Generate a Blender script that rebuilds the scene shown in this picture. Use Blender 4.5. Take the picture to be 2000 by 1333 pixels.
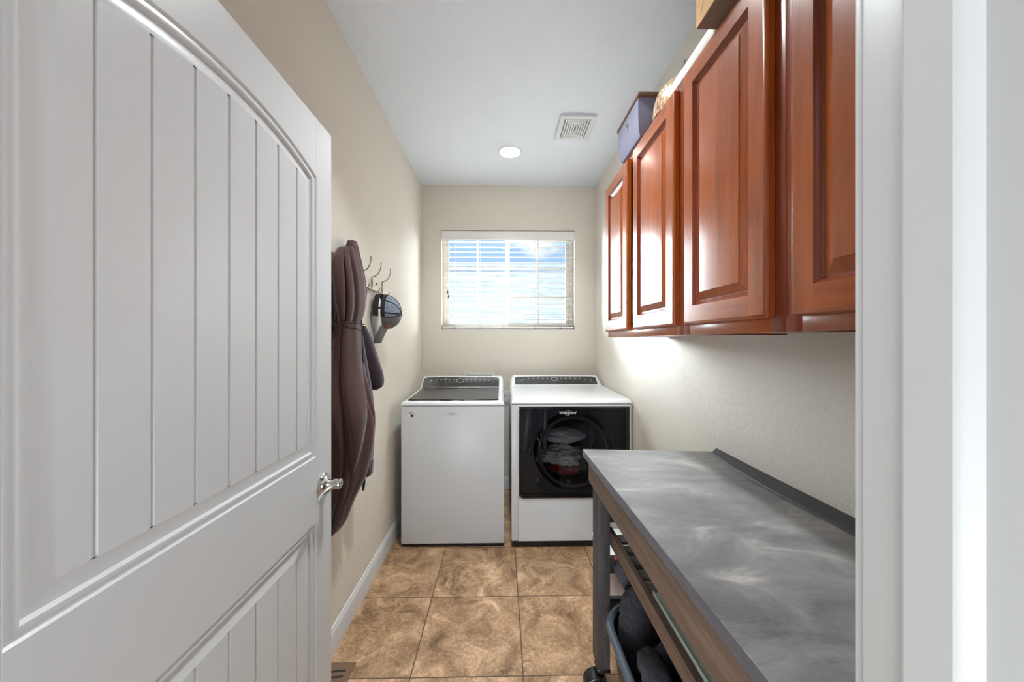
import bpy, bmesh, math, random
from mathutils import Vector, Matrix, noise
random.seed(7)
PI = math.pi
sc = bpy.context.scene
for o in list(bpy.data.objects):
    bpy.data.objects.remove(o)
COL = sc.collection

# ------------------------------------------------------------------ camera
EYE = 1.365
YAW = 0.0185
cam_d = bpy.data.cameras.new('camera')
cam_d.sensor_width = 36
cam_d.lens = 36 * 702 / 2000
cam_d.shift_x = 0.0035
cam_d.shift_y = -0.0002
cam_d.clip_start = 0.02
cam = bpy.data.objects.new('camera', cam_d)
COL.objects.link(cam)
cam.location = (0, 0, EYE)
cam.rotation_euler = (PI / 2, 0, -YAW)
sc.camera = cam

# ------------------------------------------------------------------ exposure
sc.view_settings.view_transform = 'Standard'
sc.view_settings.look = 'None'
sc.view_settings.gamma = 1
sc.view_settings.use_curve_mapping = False
sc.view_settings.exposure = 0.95

# ------------------------------------------------------------------ world: blue sky with white clouds
w = bpy.data.worlds.new('sky')
sc.world = w
w.use_nodes = True
nt = w.node_tree
for n in list(nt.nodes):
    nt.nodes.remove(n)
N = nt.nodes.new
out = N('ShaderNodeOutputWorld'); bg = N('ShaderNodeBackground')
tc = N('ShaderNodeTexCoord'); mp = N('ShaderNodeMapping'); nz = N('ShaderNodeTexNoise')
rp = N('ShaderNodeValToRGB'); mx = N('ShaderNodeMixRGB')
mp.inputs['Scale'].default_value = (3, 3, 9)
mp.inputs['Location'].default_value = (4.6, 0.0, 0.3)
nz.inputs['Scale'].default_value = 1.6; nz.inputs['Detail'].default_value = 7
rp.color_ramp.elements[0].position = 0.47; rp.color_ramp.elements[1].position = 0.6
mx.inputs[1].default_value = (0.36, 0.58, 0.95, 1); mx.inputs[2].default_value = (1.15, 1.15, 1.15, 1)
nt.links.new(tc.outputs['Generated'], mp.inputs['Vector'])
nt.links.new(mp.outputs[0], nz.inputs['Vector'])
nt.links.new(nz.outputs['Fac'], rp.inputs[0])
nt.links.new(rp.outputs[0], mx.inputs[0])
nt.links.new(mx.outputs[0], bg.inputs['Color'])
# the bright high sky: radiance rises with elevation
sx = N('ShaderNodeSeparateXYZ'); nt.links.new(tc.outputs['Generated'], sx.inputs[0])
hr = N('ShaderNodeMapRange'); hr.inputs[1].default_value = 0.30; hr.inputs[2].default_value = 0.75
hr.inputs[3].default_value = 0.62; hr.inputs[4].default_value = 2.2
nt.links.new(sx.outputs[2], hr.inputs[0])
nt.links.new(hr.outputs[0], bg.inputs['Strength'])
# the bright parts are nearly white
wm = N('ShaderNodeMapRange'); wm.inputs[1].default_value = 0.75; wm.inputs[2].default_value = 4.0
nt.links.new(hr.outputs[0], wm.inputs[0])
m2 = N('ShaderNodeMixRGB'); m2.inputs[2].default_value = (0.92, 0.97, 1.0, 1)
nt.links.new(wm.outputs[0], m2.inputs[0]); nt.links.new(mx.outputs[0], m2.inputs[1]); nt.links.new(m2.outputs[0], bg.inputs['Color'])
nt.links.new(bg.outputs[0], out.inputs['Surface'])


def lamp(name, kind, loc, energy, color=(1, 1, 1), rot=(0, 0, 0), **kw):
    d = bpy.data.lights.new(name, kind)
    d.energy = energy; d.color = color
    for k, v in kw.items():
        setattr(d, k, v)
    o = bpy.data.objects.new(name, d)
    COL.objects.link(o)
    o.location = loc; o.rotation_euler = rot
    return o


# added fill lamps in the unseen hall behind the doorway, no real fixtures
HALL_L = lamp('hall_left_fill', 'AREA', (-2.3, -3.2, 1.4), 10.5, (0.96, 0.98, 1.0), (PI / 2, 0, -0.6), shape='RECTANGLE', size=1.2, size_y=1.6)  # added fill aimed through the doorway at the right wall, no window here
HALL_R = lamp('hall_right_fill', 'AREA', (2.3, -1.1, 1.3), 15, (0.94, 0.97, 1.0), (PI / 2, 0, PI / 2), shape='RECTANGLE', size=1.8, size_y=1.6)  # added fill for the door face and left wall, not a window
HALL_B = lamp('hall_low_fill', 'AREA', (-0.5, -1.5, 0.35), 27, (0.81, 0.91, 1.0), (PI / 2 + math.radians(32), 0, math.radians(-10)), shape='RECTANGLE', size=1.5, size_y=0.9)  # added low fill tilted up through the doorway; no sunlit floor behind it
# added lamps outdoors, out of view, boosting the daylight through the laundry window
def aim(o, tgt):
    o.rotation_euler = (Vector(tgt) - Vector(o.location)).to_track_quat('-Z', 'Y').to_euler()


FILL_E = lamp('east_window_fill', 'AREA', (3.3, 5.6, 2.75), 25, (0.95, 0.98, 1.0), shape='RECTANGLE', size=2.4, size_y=1.8, spread=math.radians(56))  # added lamp beside the window view, brightens the left wall
aim(FILL_E, (0.0, 3.35, 1.85))
FILL_NW = lamp('northwest_window_fill', 'AREA', (-1.72, 5.4, 2.35), 128, (0.86, 0.94, 1.0), shape='RECTANGLE', size=1.25, size_y=2.3, spread=math.radians(60))  # added lamp hidden from the camera, lights right wall and cabinet reflections
aim(FILL_NW, (0.25, 3.35, 1.85))
SUN = lamp('sun', 'SUN', (0, -4, 8), 3.6, (1, 0.98, 0.95), (math.radians(20), 0, math.radians(12)), angle=0.02)
PORT = lamp('window_daylight', 'AREA', (0.06, 3.52, 1.95), 22, (0.88, 0.94, 1.0), (-PI / 2, 0, 0), shape='RECTANGLE', size=1.2, size_y=0.9)
PORT.data.cycles.is_portal = True

# ------------------------------------------------------------------ node helpers
def mat(name, color=(0.8, 0.8, 0.8), rough=0.5, metal=0.0, spec=0.5, coat=0.0, coat_rough=0.1, sheen=0.0):
    m = bpy.data.materials.new(name); m.use_nodes = True
    b = m.node_tree.nodes['Principled BSDF']
    b.inputs['Base Color'].default_value = (*color, 1)
    b.inputs['Roughness'].default_value = rough
    b.inputs['Metallic'].default_value = metal
    b.inputs['Specular IOR Level'].default_value = spec
    b.inputs['Coat Weight'].default_value = coat
    b.inputs['Coat Roughness'].default_value = coat_rough
    b.inputs['Sheen Weight'].default_value = sheen
    return m


def srgb(r, g, b):
    f = lambda c: (c / 255 / 12.92) if c / 255 <= 0.04045 else ((c / 255 + 0.055) / 1.055) ** 2.4
    return (f(r), f(g), f(b))


class NT:
    def __init__(s, m):
        s.t = m.node_tree; s.b = s.t.nodes['Principled BSDF']

    def n(s, kind, **kw):
        x = s.t.nodes.new('ShaderNode' + kind)
        for k, v in kw.items():
            setattr(x, k, v)
        return x

    def l(s, a, b):
        s.t.links.new(a, b)

    def coord(s, scale=(1, 1, 1), rot=(0, 0, 0), loc=(0, 0, 0)):
        c = s.n('TexCoord'); m = s.n('Mapping')
        m.inputs['Scale'].default_value = scale; m.inputs['Rotation'].default_value = rot
        m.inputs['Location'].default_value = loc
        s.l(c.outputs['Object'], m.inputs['Vector'])
        return m.outputs[0]

    def noise(s, vec, scale, detail=4, rough=0.5, dist=0.0):
        x = s.n('TexNoise')
        x.inputs['Scale'].default_value = scale; x.inputs['Detail'].default_value = detail
        x.inputs['Roughness'].default_value = rough; x.inputs['Distortion'].default_value = dist
        if vec is not None:
            s.l(vec, x.inputs['Vector'])
        return x.outputs['Fac']

    def ramp(s, fac, stops):
        x = s.n('ValToRGB'); e = x.color_ramp.elements
        while len(e) < len(stops):
            e.new(0.5)
        for i, (p, c) in enumerate(stops):
            e[i].position = p
            e[i].color = (*c, 1) if len(c) == 3 else c
        s.l(fac, x.inputs[0])
        return x.outputs[0]

    def mix(s, fac, a, b, mode='MIX'):
        x = s.n('MixRGB', blend_type=mode)
        for sock, v in ((x.inputs[0], fac), (x.inputs[1], a), (x.inputs[2], b)):
            if hasattr(v, 'links') or hasattr(v, 'is_output'):
                s.l(v, sock)
            elif isinstance(v, (int, float)):
                sock.default_value = v
            else:
                sock.default_value = (*v, 1)
        return x.outputs[0]

    def math(s, op, a, b=0.0):
        x = s.n('Math', operation=op)
        for sock, v in ((x.inputs[0], a), (x.inputs[1], b)):
            if hasattr(v, 'is_output'):
                s.l(v, sock)
            else:
                sock.default_value = v
        return x.outputs[0]

    def bump(s, h, strength=0.3, dist=0.01):
        x = s.n('Bump'); x.inputs['Strength'].default_value = strength; x.inputs['Distance'].default_value = dist
        s.l(h, x.inputs['Height']); s.l(x.outputs[0], s.b.inputs['Normal'])

    def color(s, c):
        s.l(c, s.b.inputs['Base Color'])


def plaster(name, col, scale, strength, dist=0.002):
    m = mat(name, col, 0.62, spec=0.35); t = NT(m)
    v = t.coord()
    a = t.noise(v, scale, 3, 0.5, 0.6)
    a = t.ramp(a, [(0.42, (0, 0, 0)), (0.62, (1, 1, 1))])
    t.bump(a, strength, dist)
    return m


M = {}
M['wall'] = plaster('painted_beige_wall', srgb(224, 217, 205), 42, 0.24)
M['ceiling'] = plaster('knockdown_ceiling', srgb(230, 235, 242), 26, 0.5)
M['hall'] = mat('hall_wall_paint', srgb(214, 208, 196), 0.7)
M['trim'] = mat('white_trim_paint', srgb(216, 218, 219), 0.35)
M['door'] = mat('white_door_paint', srgb(204, 206, 208), 0.3, spec=0.5)
t = NT(M['door']); t.bump(t.noise(t.coord((6, 6, 90)), 8, 3), 0.06, 0.001)
M['jamb'] = mat('white_jamb_paint', srgb(214, 215, 215), 0.4)
t = NT(M['jamb']); t.bump(t.noise(t.coord((20, 20, 3)), 6, 3), 0.1, 0.001)
M['white_enamel'] = mat('white_enamel', srgb(226, 228, 230), 0.22, coat=0.4, coat_rough=0.1)
M['front_enamel'] = mat('satin_white_steel', srgb(206, 208, 210), 0.35)
M['grey_seam'] = mat('grey_seam', (0.10, 0.10, 0.10), 0.5)
M['black_gloss'] = mat('black_glass', (0.012, 0.012, 0.013), 0.06, coat=0.6, coat_rough=0.03)
M['console_black'] = mat('console_black', (0.030, 0.030, 0.032), 0.12, coat=0.5, coat_rough=0.05)
M['lid_glass'] = mat('smoked_lid_glass', (0.045, 0.045, 0.047), 0.22, spec=0.30)
M['chrome'] = mat('polished_nickel', (0.62, 0.62, 0.60), 0.14, 1.0)
M['brass'] = mat('antique_brass_wire', (0.30, 0.25, 0.18), 0.28, 1.0)
M['white_mark'] = mat('white_print', (0.8, 0.8, 0.8), 0.5)
M['grey_mark'] = mat('silver_print', (0.46, 0.46, 0.47), 0.35)
M['red_mark'] = mat('red_print', (0.45, 0.02, 0.03), 0.5)
M['dark_mark'] = mat('black_print', (0.015, 0.015, 0.02), 0.5)
M['black_plastic'] = mat('black_plastic', (0.010, 0.010, 0.011), 0.22)
M['drum_grey'] = mat('drum_grey', (0.10, 0.10, 0.11), 0.4, 0.3)
M['drum_dark'] = mat('drum_dark', (0.035, 0.035, 0.037), 0.5)
M['vinyl'] = mat('white_vinyl', srgb(232, 226, 214), 0.4)
M['blind'] = mat('white_blind_slat', srgb(238, 236, 232), 0.4)
t = NT(M['blind']); t.b.inputs['Subsurface Weight'].default_value = 0.0
M['cord'] = mat('blind_cord', (0.55, 0.55, 0.55), 0.7)
M['tassel'] = mat('wood_tassel', (0.16, 0.07, 0.03), 0.5)
M['vent_white'] = mat('vent_white', srgb(222, 223, 224), 0.45)
M['vent_brown'] = mat('brown_register', srgb(120, 92, 72), 0.45)
M['vent_dark'] = mat('vent_recess', (0.02, 0.018, 0.015), 0.8)
M['emit'] = mat('lit_lamp_lens', (1, 1, 1), 0.5)
t = NT(M['emit']); t.b.inputs['Emission Color'].default_value = (1, 0.97, 0.92, 1); t.b.inputs['Emission Strength'].default_value = 7
M['cab_inner'] = mat('white_melamine', srgb(222, 222, 214), 0.4)
M['cardboard'] = mat('cardboard', srgb(206, 158, 104), 0.8)
t = NT(M['cardboard']); t.color(t.mix(t.noise(t.coord((2, 2, 30)), 8, 3), srgb(196, 148, 96), srgb(214, 168, 114)))
M['cardboard_dark'] = mat('cardboard_base', srgb(124, 102, 84), 0.85)
t = NT(M['cardboard_dark']); t.color(t.mix(t.noise(t.coord((60, 2, 2)), 8, 3), srgb(112, 92, 76), srgb(136, 112, 92)))
M['fabric_blue'] = mat('slate_blue_fabric', srgb(122, 122, 146), 0.85, sheen=0.2)
t = NT(M['fabric_blue']); t.bump(t.noise(t.coord(), 700, 2), 0.2, 0.001)
M['lid_brown'] = mat('brown_bin_rim', srgb(104, 74, 52), 0.7)
M['gold'] = mat('gold_mosaic', (0.6, 0.45, 0.25), 0.35, 0.35); t = NT(M['gold'])
vr = t.ramp(t.noise(t.coord((1, 1, 0.35)), 130, 4, 0.7), [(0.38, srgb(110, 76, 48)), (0.52, srgb(196, 160, 122)), (0.64, srgb(250, 238, 220))])
t.color(vr); t.bump(t.noise(t.coord((1, 1, 0.35)), 130, 4, 0.7), 0.5, 0.002)

# travertine tile floor ------------------------------------------------------
TILE = 0.4577
m = mat('travertine_tile', rough=0.34, spec=0.45); t = NT(m); M['tile'] = m
c = t.coord(); sp = t.n('SeparateXYZ'); t.l(c, sp.inputs[0])
def grid(axis, off):
    a = t.math('DIVIDE', t.math('SUBTRACT', sp.outputs[axis], off), TILE)
    fl = t.math('FLOOR', a); fr = t.math('SUBTRACT', a, fl)
    d = t.math('MINIMUM', fr, t.math('SUBTRACT', 1.0, fr))
    return fl, d
fx, dx = grid(0, 0.0873); fy, dy = grid(1, 1.4612)
d = t.math('MINIMUM', dx, dy)
grout = t.ramp(t.math('MULTIPLY', d, 1.0), [(0.0035, (0, 0, 0)), (0.0065, (1, 1, 1))])
cb = t.n('CombineXYZ'); t.l(fx, cb.inputs[0]); t.l(fy, cb.inputs[1])
wn = t.n('TexWhiteNoise'); t.l(cb.outputs[0], wn.inputs['Vector'])
va = t.n('VectorMath', operation='MULTIPLY_ADD'); t.l(wn.outputs['Color'], va.inputs[0]); va.inputs[1].default_value = (9, 9, 9); t.l(c, va.inputs[2])
V = va.outputs[0]
big = t.noise(V, 6.0, 9, 0.66, 0.9)
base = t.ramp(big, [(0.32, srgb(122, 92, 66)), (0.44, srgb(172, 138, 106)), (0.56, srgb(200, 168, 134)), (0.70, srgb(232, 206, 176))])
fine = t.noise(V, 75, 7, 0.72, 0.4)
base = t.mix(0.42, base, t.ramp(fine, [(0.36, srgb(70, 54, 40)), (0.5, srgb(136, 128, 118)), (0.64, srgb(226, 206, 180))]), 'OVERLAY')
pits = t.ramp(t.noise(V, 120, 3, 0.6), [(0.60, (0, 0, 0)), (0.70, (1, 1, 1))])
base = t.mix(t.math('MULTIPLY', pits, 0.35), base, srgb(214, 186, 152))
def veins(scale, wdt, loc):
    f = t.noise(V, scale, 7, 0.6, 1.6)
    g = t.math('ABSOLUTE', t.math('SUBTRACT', f, loc))
    return t.ramp(g, [(0.0, (1, 1, 1)), (wdt, (0, 0, 0))])
mask = t.ramp(t.noise(V, 3.1, 2), [(0.5, (0, 0, 0)), (0.6, (1, 1, 1))])
lv = t.math('MULTIPLY', veins(3.2, 0.006, 0.5), mask)
base = t.mix(t.math('MULTIPLY', lv, 0.55), base, srgb(220, 188, 146))
mask2 = t.ramp(t.noise(V, 4.3, 2), [(0.5, (0, 0, 0)), (0.62, (1, 1, 1))])
dv = t.math('MULTIPLY', veins(4.1, 0.02, 0.46), mask2)
base = t.mix(t.math('MULTIPLY', dv, 0.6), base, srgb(84, 58, 38))
t.color(t.mix(grout, srgb(84, 70, 56), base))
t.l(t.ramp(grout, [(0, (0.8,) * 3), (1, (0.36,) * 3)]), t.b.inputs['Roughness'])
bh = t.math('ADD', t.math('MULTIPLY', grout, 0.8), t.math('MULTIPLY', fine, 0.12))
t.bump(bh, 0.35, 0.002)

# cherry wood ---------------------------------------------------------------
def wood(name, grain, a, b, c3, rough=0.22, coat=0.42, scale=1.0, cr=0.28):
    m = mat(name, rough=rough, coat=coat, coat_rough=cr, spec=0.5); t = NT(m)
    s = {'z': (14, 14, 1.2), 'y': (14, 1.2, 14), 'x': (1.2, 14, 14)}[grain]
    v = t.coord(tuple(q * scale for q in s))
    n1 = t.noise(v, 1.6, 6, 0.6, 0.6)
    base = t.ramp(n1, [(0.3, a), (0.52, b), (0.75, c3)])
    n2 = t.noise(t.coord(tuple(q * 5 * scale for q in s)), 3, 4, 0.6)
    base = t.mix(0.2, base, t.ramp(n2, [(0.35, a), (0.6, c3)]))
    t.color(base)
    t.bump(t.noise(t.coord((9, 9, 9)), 6, 4, 0.6), 0.05, 0.002)
    return m


CH = (srgb(124, 54, 16), srgb(154, 74, 24), srgb(172, 90, 34))
M['cherry_z'] = wood('cherry_vertical', 'z', *CH)
M['cherry_y'] = wood('cherry_horizontal', 'y', *CH)
M['cherry_side'] = wood('cherry_side', 'z', srgb(92, 32, 8), srgb(120, 46, 14), srgb(140, 58, 20))
GW = (srgb(84, 72, 66), srgb(112, 94, 84), srgb(134, 110, 96))
M['greywood_y'] = wood('weathered_wood_rail', 'y', srgb(90, 72, 62), srgb(118, 96, 82), srgb(138, 114, 98), 0.6, 0.0, 2.0)
M['greywood_z'] = wood('weathered_wood_leg', 'z', srgb(48, 45, 46), srgb(68, 63, 63), srgb(94, 86, 84), 0.6, 0.0, 2.0)
M['slat'] = wood('grey_slat', 'x', srgb(96, 94, 96), srgb(118, 116, 118), srgb(134, 130, 130), 0.6, 0.0, 2.0)
M['rung'] = mat('dark_rung', srgb(44, 40, 42), 0.6)

# cloudy grey worktop ---------------------------------------------------------
m = mat('cloudy_slate_laminate', rough=0.36, spec=0.5); t = NT(m); M['worktop'] = m
t.b.inputs['Specular IOR Level'].default_value = 0.9
v = t.coord((1, 1.9, 1), (0, 0, 0.45), (0.3, 1.7, 0))
n1 = t.noise(v, 4.6, 9, 0.62, 0.7)
base = t.ramp(n1, [(0.32, srgb(84, 84, 89)), (0.48, srgb(112, 111, 114)), (0.60, srgb(134, 132, 132)), (0.74, srgb(186, 180, 174))])
n2 = t.noise(t.coord((1, 3, 1)), 60, 5, 0.6)
base = t.mix(0.12, base, t.ramp(n2, [(0.3, srgb(90, 90, 94)), (0.7, srgb(190, 188, 188))]))
t.color(base)
t.l(t.ramp(n2, [(0.3, (0.28,) * 3), (0.7, (0.40,) * 3)]), t.b.inputs['Roughness'])
M['worktop_edge'] = mat('slate_edge', srgb(92, 94, 102), 0.4)
t = NT(M['worktop_edge']); t.color(t.mix(t.noise(t.coord((20, 4, 20)), 4, 5), srgb(76, 78, 86), srgb(112, 114, 124)))
M['black_seal'] = mat('black_rubber_strip', srgb(50, 51, 56), 0.45)

# cloth -----------------------------------------------------------------------
def cloth(name, a, b, sc_=900, rough=0.9, sheen=0.4, bumps=0.35, bd=0.001, tint=(0.9, 0.9, 1.0)):
    m = mat(name, rough=rough, sheen=sheen, spec=0.2); t = NT(m)
    t.b.inputs['Sheen Tint'].default_value = (*tint, 1)
    n1 = t.noise(t.coord(), sc_, 2, 0.6)
    t.color(t.mix(n1, a, b)); t.bump(n1, bumps, bd)
    return m


M['jacket'] = cloth('heather_brown_fleece', srgb(50, 34, 30), srgb(94, 66, 58), 420, sheen=0.35)
M['jacket_dark'] = cloth('dark_purple_fleece', srgb(32, 24, 30), srgb(60, 44, 50), 420, sheen=0.35)
M['leather'] = cloth('brown_garment', srgb(84, 50, 34), srgb(112, 70, 48), 300)
M['cord_black'] = mat('black_cord', (0.01, 0.01, 0.012), 0.8)
M['terry'] = cloth('charcoal_terry', srgb(22, 22, 27), srgb(66, 66, 74), 380, 1.0, 0.3, 1.0, 0.010)
M['terry_grey'] = cloth('grey_terry', srgb(72, 64, 72), srgb(112, 102, 112), 380, 1.0, 0.3, 1.0, 0.010)
M['orange'] = mat('coral_tip', srgb(222, 108, 80), 0.5)
M['hamper'] = mat('white_hamper_plastic', srgb(226, 216, 208), 0.4)  # white plastic; the pinkish tint paints in warm bounce from the floor
M['basket'] = mat('dark_grey_plastic', srgb(88, 96, 108), 0.22, 0.3)
M['tray'] = mat('pale_green_glass', srgb(190, 206, 192), 0.2)
t = NT(M['tray']); t.color(t.mix(t.noise(t.coord((3, 60, 3)), 5, 4), srgb(176, 194, 180), srgb(216, 226, 212)))
M['linen'] = cloth('white_linen', srgb(214, 212, 210), srgb(236, 234, 232), 200, 0.9, 0.1, 0.3)
M['linen_red'] = cloth('red_striped_linen', srgb(150, 40, 50), srgb(180, 60, 66), 200, 0.9, 0.1, 0.3)
M['capgrey'] = cloth('grey_twill', srgb(92, 92, 92), srgb(120, 120, 120), 900)
M['capblack'] = mat('black_mesh_band', (0.012, 0.013, 0.016), 0.7)
M['stucco'] = mat('pale_stucco', srgb(216, 222, 226), 0.9); t = NT(M['stucco'])
t.color(t.mix(t.ramp(t.noise(t.coord((0.6, 1, 3)), 6, 6, 0.7), [(0.35, (0, 0, 0)), (0.65, (1, 1, 1))]), srgb(142, 152, 164), srgb(178, 184, 190)))
M['gravel'] = mat('pale_gravel', srgb(176, 174, 168), 0.9)
m = mat('hat_mesh', rough=0.8); t = NT(m); M['hatmesh'] = m
t.color(t.ramp(t.noise(t.coord((1, 1, 1.6)), 330, 2), [(0.42, srgb(40, 54, 72)), (0.60, srgb(176, 192, 208))]))


def glass_mat(name, tint, ior=1.45, rough=0.0):
    m = bpy.data.materials.new(name); m.use_nodes = True
    nt = m.node_tree
    for n in list(nt.nodes):
        nt.nodes.remove(n)
    o = nt.nodes.new('ShaderNodeOutputMaterial'); mx = nt.nodes.new('ShaderNodeMixShader')
    tr = nt.nodes.new('ShaderNodeBsdfTransparent'); gl = nt.nodes.new('ShaderNodeBsdfGlossy'); fr = nt.nodes.new('ShaderNodeFresnel')
    tr.inputs[0].default_value = (*tint, 1); gl.inputs['Roughness'].default_value = rough; fr.inputs[0].default_value = ior
    nt.links.new(fr.outputs[0], mx.inputs[0]); nt.links.new(tr.outputs[0], mx.inputs[1]); nt.links.new(gl.outputs[0], mx.inputs[2])
    nt.links.new(mx.outputs[0], o.inputs[0])
    return m


M['pane'] = glass_mat('clear_pane', (0.93, 0.96, 0.97))
M['smoke'] = glass_mat('smoked_door_glass', (0.50, 0.50, 0.52), 1.40)

# ------------------------------------------------------------------ geometry helpers
class MB:
    def __init__(s):
        s.bm = bmesh.new(); s.mats = []; s.cur = 0

    def use(s, m):
        if m not in s.mats:
            s.mats.append(m)
        s.cur = s.mats.index(m); return s

    def face(s, vs):
        try:
            f = s.bm.faces.new(vs); f.material_index = s.cur; return f
        except ValueError:
            return None

    def poly(s, pts):
        return s.face([s.bm.verts.new(p) for p in pts])

    def merge(s, tmp):
        mp = {v: s.bm.verts.new(v.co) for v in tmp.verts}
        for f in tmp.faces:
            s.face([mp[v] for v in f.verts])
        tmp.free(); return s

    def box(s, x0, x1, y0, y1, z0, z1, bev=0.0, seg=2, rot=None, sel=None):
        b = bmesh.new()
        bmesh.ops.create_cube(b, size=1)
        for v in b.verts:
            v.co = Vector(((x0 + x1) / 2 + v.co.x * (x1 - x0), (y0 + y1) / 2 + v.co.y * (y1 - y0), (z0 + z1) / 2 + v.co.z * (z1 - z0)))
        if bev:
            es = [e for e in b.edges if sel is None or sel(e)]
            bmesh.ops.bevel(b, geom=es, offset=bev, segments=seg, profile=0.5, affect='EDGES')
        if rot is not None:
            c = Vector(((x0 + x1) / 2, (y0 + y1) / 2, (z0 + z1) / 2))
            for v in b.verts:
                v.co = rot @ (v.co - c) + c
        return s.merge(b)

    def prism(s, pts, lo, hi, axis, bev=0.0, seg=2):
        """polygon pts (2-D) extruded along axis from lo to hi; pts map to the two other axes in order"""
        b = bmesh.new()
        def P(a, q):
            return {'x': (q, a[0], a[1]), 'y': (a[0], q, a[1]), 'z': (a[0], a[1], q)}[axis]
        v0 = [b.verts.new(P(p, lo)) for p in pts]; v1 = [b.verts.new(P(p, hi)) for p in pts]
        n = len(pts)
        b.faces.new(v0); b.faces.new(v1[::-1])
        for i in range(n):
            b.faces.new((v0[i], v1[i], v1[(i + 1) % n], v0[(i + 1) % n]))
        bmesh.ops.recalc_face_normals(b, faces=b.faces)
        if bev:
            es = [e for e in b.edges if len(e.link_faces) == 2 and e.calc_face_angle(0) > 0.5]
            bmesh.ops.bevel(b, geom=es, offset=bev, segments=seg, profile=0.5, affect='EDGES')
        return s.merge(b)

    def loft(s, rings, closed=True, caps=True):
        rv = [[s.bm.verts.new(p) for p in r] for r in rings]
        n = len(rings[0])
        for a, b in zip(rv, rv[1:]):
            for i in range(n if closed else n - 1):
                j = (i + 1) % n
                s.face((a[i], a[j], b[j], b[i]))
        if caps and closed:
            s.face(rv[0][::-1]); s.face(rv[-1])
        return s

    def tube(s, pts, r, n=10, caps=True):
        pts = [Vector(p) for p in pts]
        if not isinstance(r, (list, tuple)):
            r = [r] * len(pts)
        rings = []; up = Vector((0.13, 0.21, 0.97)).normalized()
        for i, p in enumerate(pts):
            d = (pts[min(i + 1, len(pts) - 1)] - pts[max(i - 1, 0)]).normalized()
            a = d.cross(up)
            if a.length < 0.1:
                a = d.cross(Vector((1, 0, 0)))
            a.normalize(); b = d.cross(a).normalized(); up = a.cross(d)
            rings.append([p + (a * math.cos(2 * PI * k / n) + b * math.sin(2 * PI * k / n)) * r[i] for k in range(n)])
        return s.loft(rings, True, caps)

    def lathe(s, prof, c, axis='z', n=40, caps=True):
        c = Vector(c); rings = []
        for r, h in prof:
            ring = []
            for k in range(n):
                a = 2 * PI * k / n; u, w_ = r * math.cos(a), r * math.sin(a)
                ring.append(c + Vector({'z': (u, w_, h), 'x': (h, u, w_), 'y': (u, h, w_)}[axis]))
            rings.append(ring)
        return s.loft(rings, True, caps)

    def blob(s, c, sz, amp=0.15, freq=3.0, seed=0, sub=5, flat=None):
        b = bmesh.new(); bmesh.ops.create_icosphere(b, subdivisions=sub, radius=1)
        for v in b.verts:
            p = v.co.copy()
            d = noise.fractal(p * freq + Vector((seed * 7.1, seed * 3.3, 0)), 1.0, 2.1, 3)
            rdg = 1 - abs(noise.noise(p * freq * 1.3 + Vector((0, seed * 5.0, 9)))) * 2
            k = 1 + amp * d + amp * 0.5 * rdg
            q = Vector((p.x * k * sz[0], p.y * k * sz[1], p.z * k * sz[2]))
            if flat is not None and q.z < flat - c[2]:
                q.z = flat - c[2] + (q.z - flat + c[2]) * 0.1
            v.co = Vector(c) + q
        return s.merge(b)

    def build(s, name, m=None, parent=None, smooth=35, recalc=True, base=None):
        if recalc:
            bmesh.ops.recalc_face_normals(s.bm, faces=s.bm.faces)
        o0 = Vector(ORI[parent.name]) if parent is not None else Vector(base or (0, 0, 0))
        for v in s.bm.verts:
            v.co -= o0
        me = bpy.data.meshes.new(name); s.bm.to_mesh(me); s.bm.free()
        for q in (s.mats or [m]):
            me.materials.append(M[q])
        if smooth:
            for p in me.polygons:
                p.use_smooth = True
            me.set_sharp_from_angle(angle=math.radians(smooth))
        o = bpy.data.objects.new(name, me); COL.objects.link(o)
        ORI[o.name] = tuple(o0)
        if parent is not None:
            o.parent = parent
        else:
            o.location = o0
        return o


ORI = {}


def thing(name, label, cat, loc=(0, 0, 0), group=None, kind=None):
    o = bpy.data.objects.new(name, None); COL.objects.link(o); o.location = loc
    o.empty_display_size = 0.1
    ORI[o.name] = tuple(loc)
    if kind:
        o['kind'] = kind
    if label:
        o['label'] = label; o['category'] = cat
    if group:
        o['group'] = group
    return o


def tag(o, label, cat, group=None):
    o['label'] = label; o['category'] = cat
    if group:
        o['group'] = group
    return o


def struct(o):
    o['kind'] = 'structure'; return o


def text_mesh(body, size, mtx, name, m, parent, depth=0.0008, shear=0.0, align='CENTER'):
    cu = bpy.data.curves.new('lettering', 'FONT'); cu.body = body; cu.size = size; cu.extrude = depth
    cu.align_x = align; cu.align_y = 'CENTER'; cu.shear = shear; cu.resolution_u = 3
    ob = bpy.data.objects.new('lettering', cu); COL.objects.link(ob)
    bpy.context.view_layer.update()
    dg = bpy.context.evaluated_depsgraph_get()
    me = bpy.data.meshes.new_from_object(ob.evaluated_get(dg))
    bpy.data.objects.remove(ob); bpy.data.curves.remove(cu)
    me.transform(mtx)
    me.transform(Matrix.Translation(-Vector(ORI[parent.name])))
    me.materials.clear(); me.materials.append(M[m])
    o = bpy.data.objects.new(name, me); COL.objects.link(o); o.parent = parent
    ORI[o.name] = ORI[parent.name]
    return o


XL, XR, YB, ZC = -0.7415, 0.869, 3.32, 2.80
YF = 0.30

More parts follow.
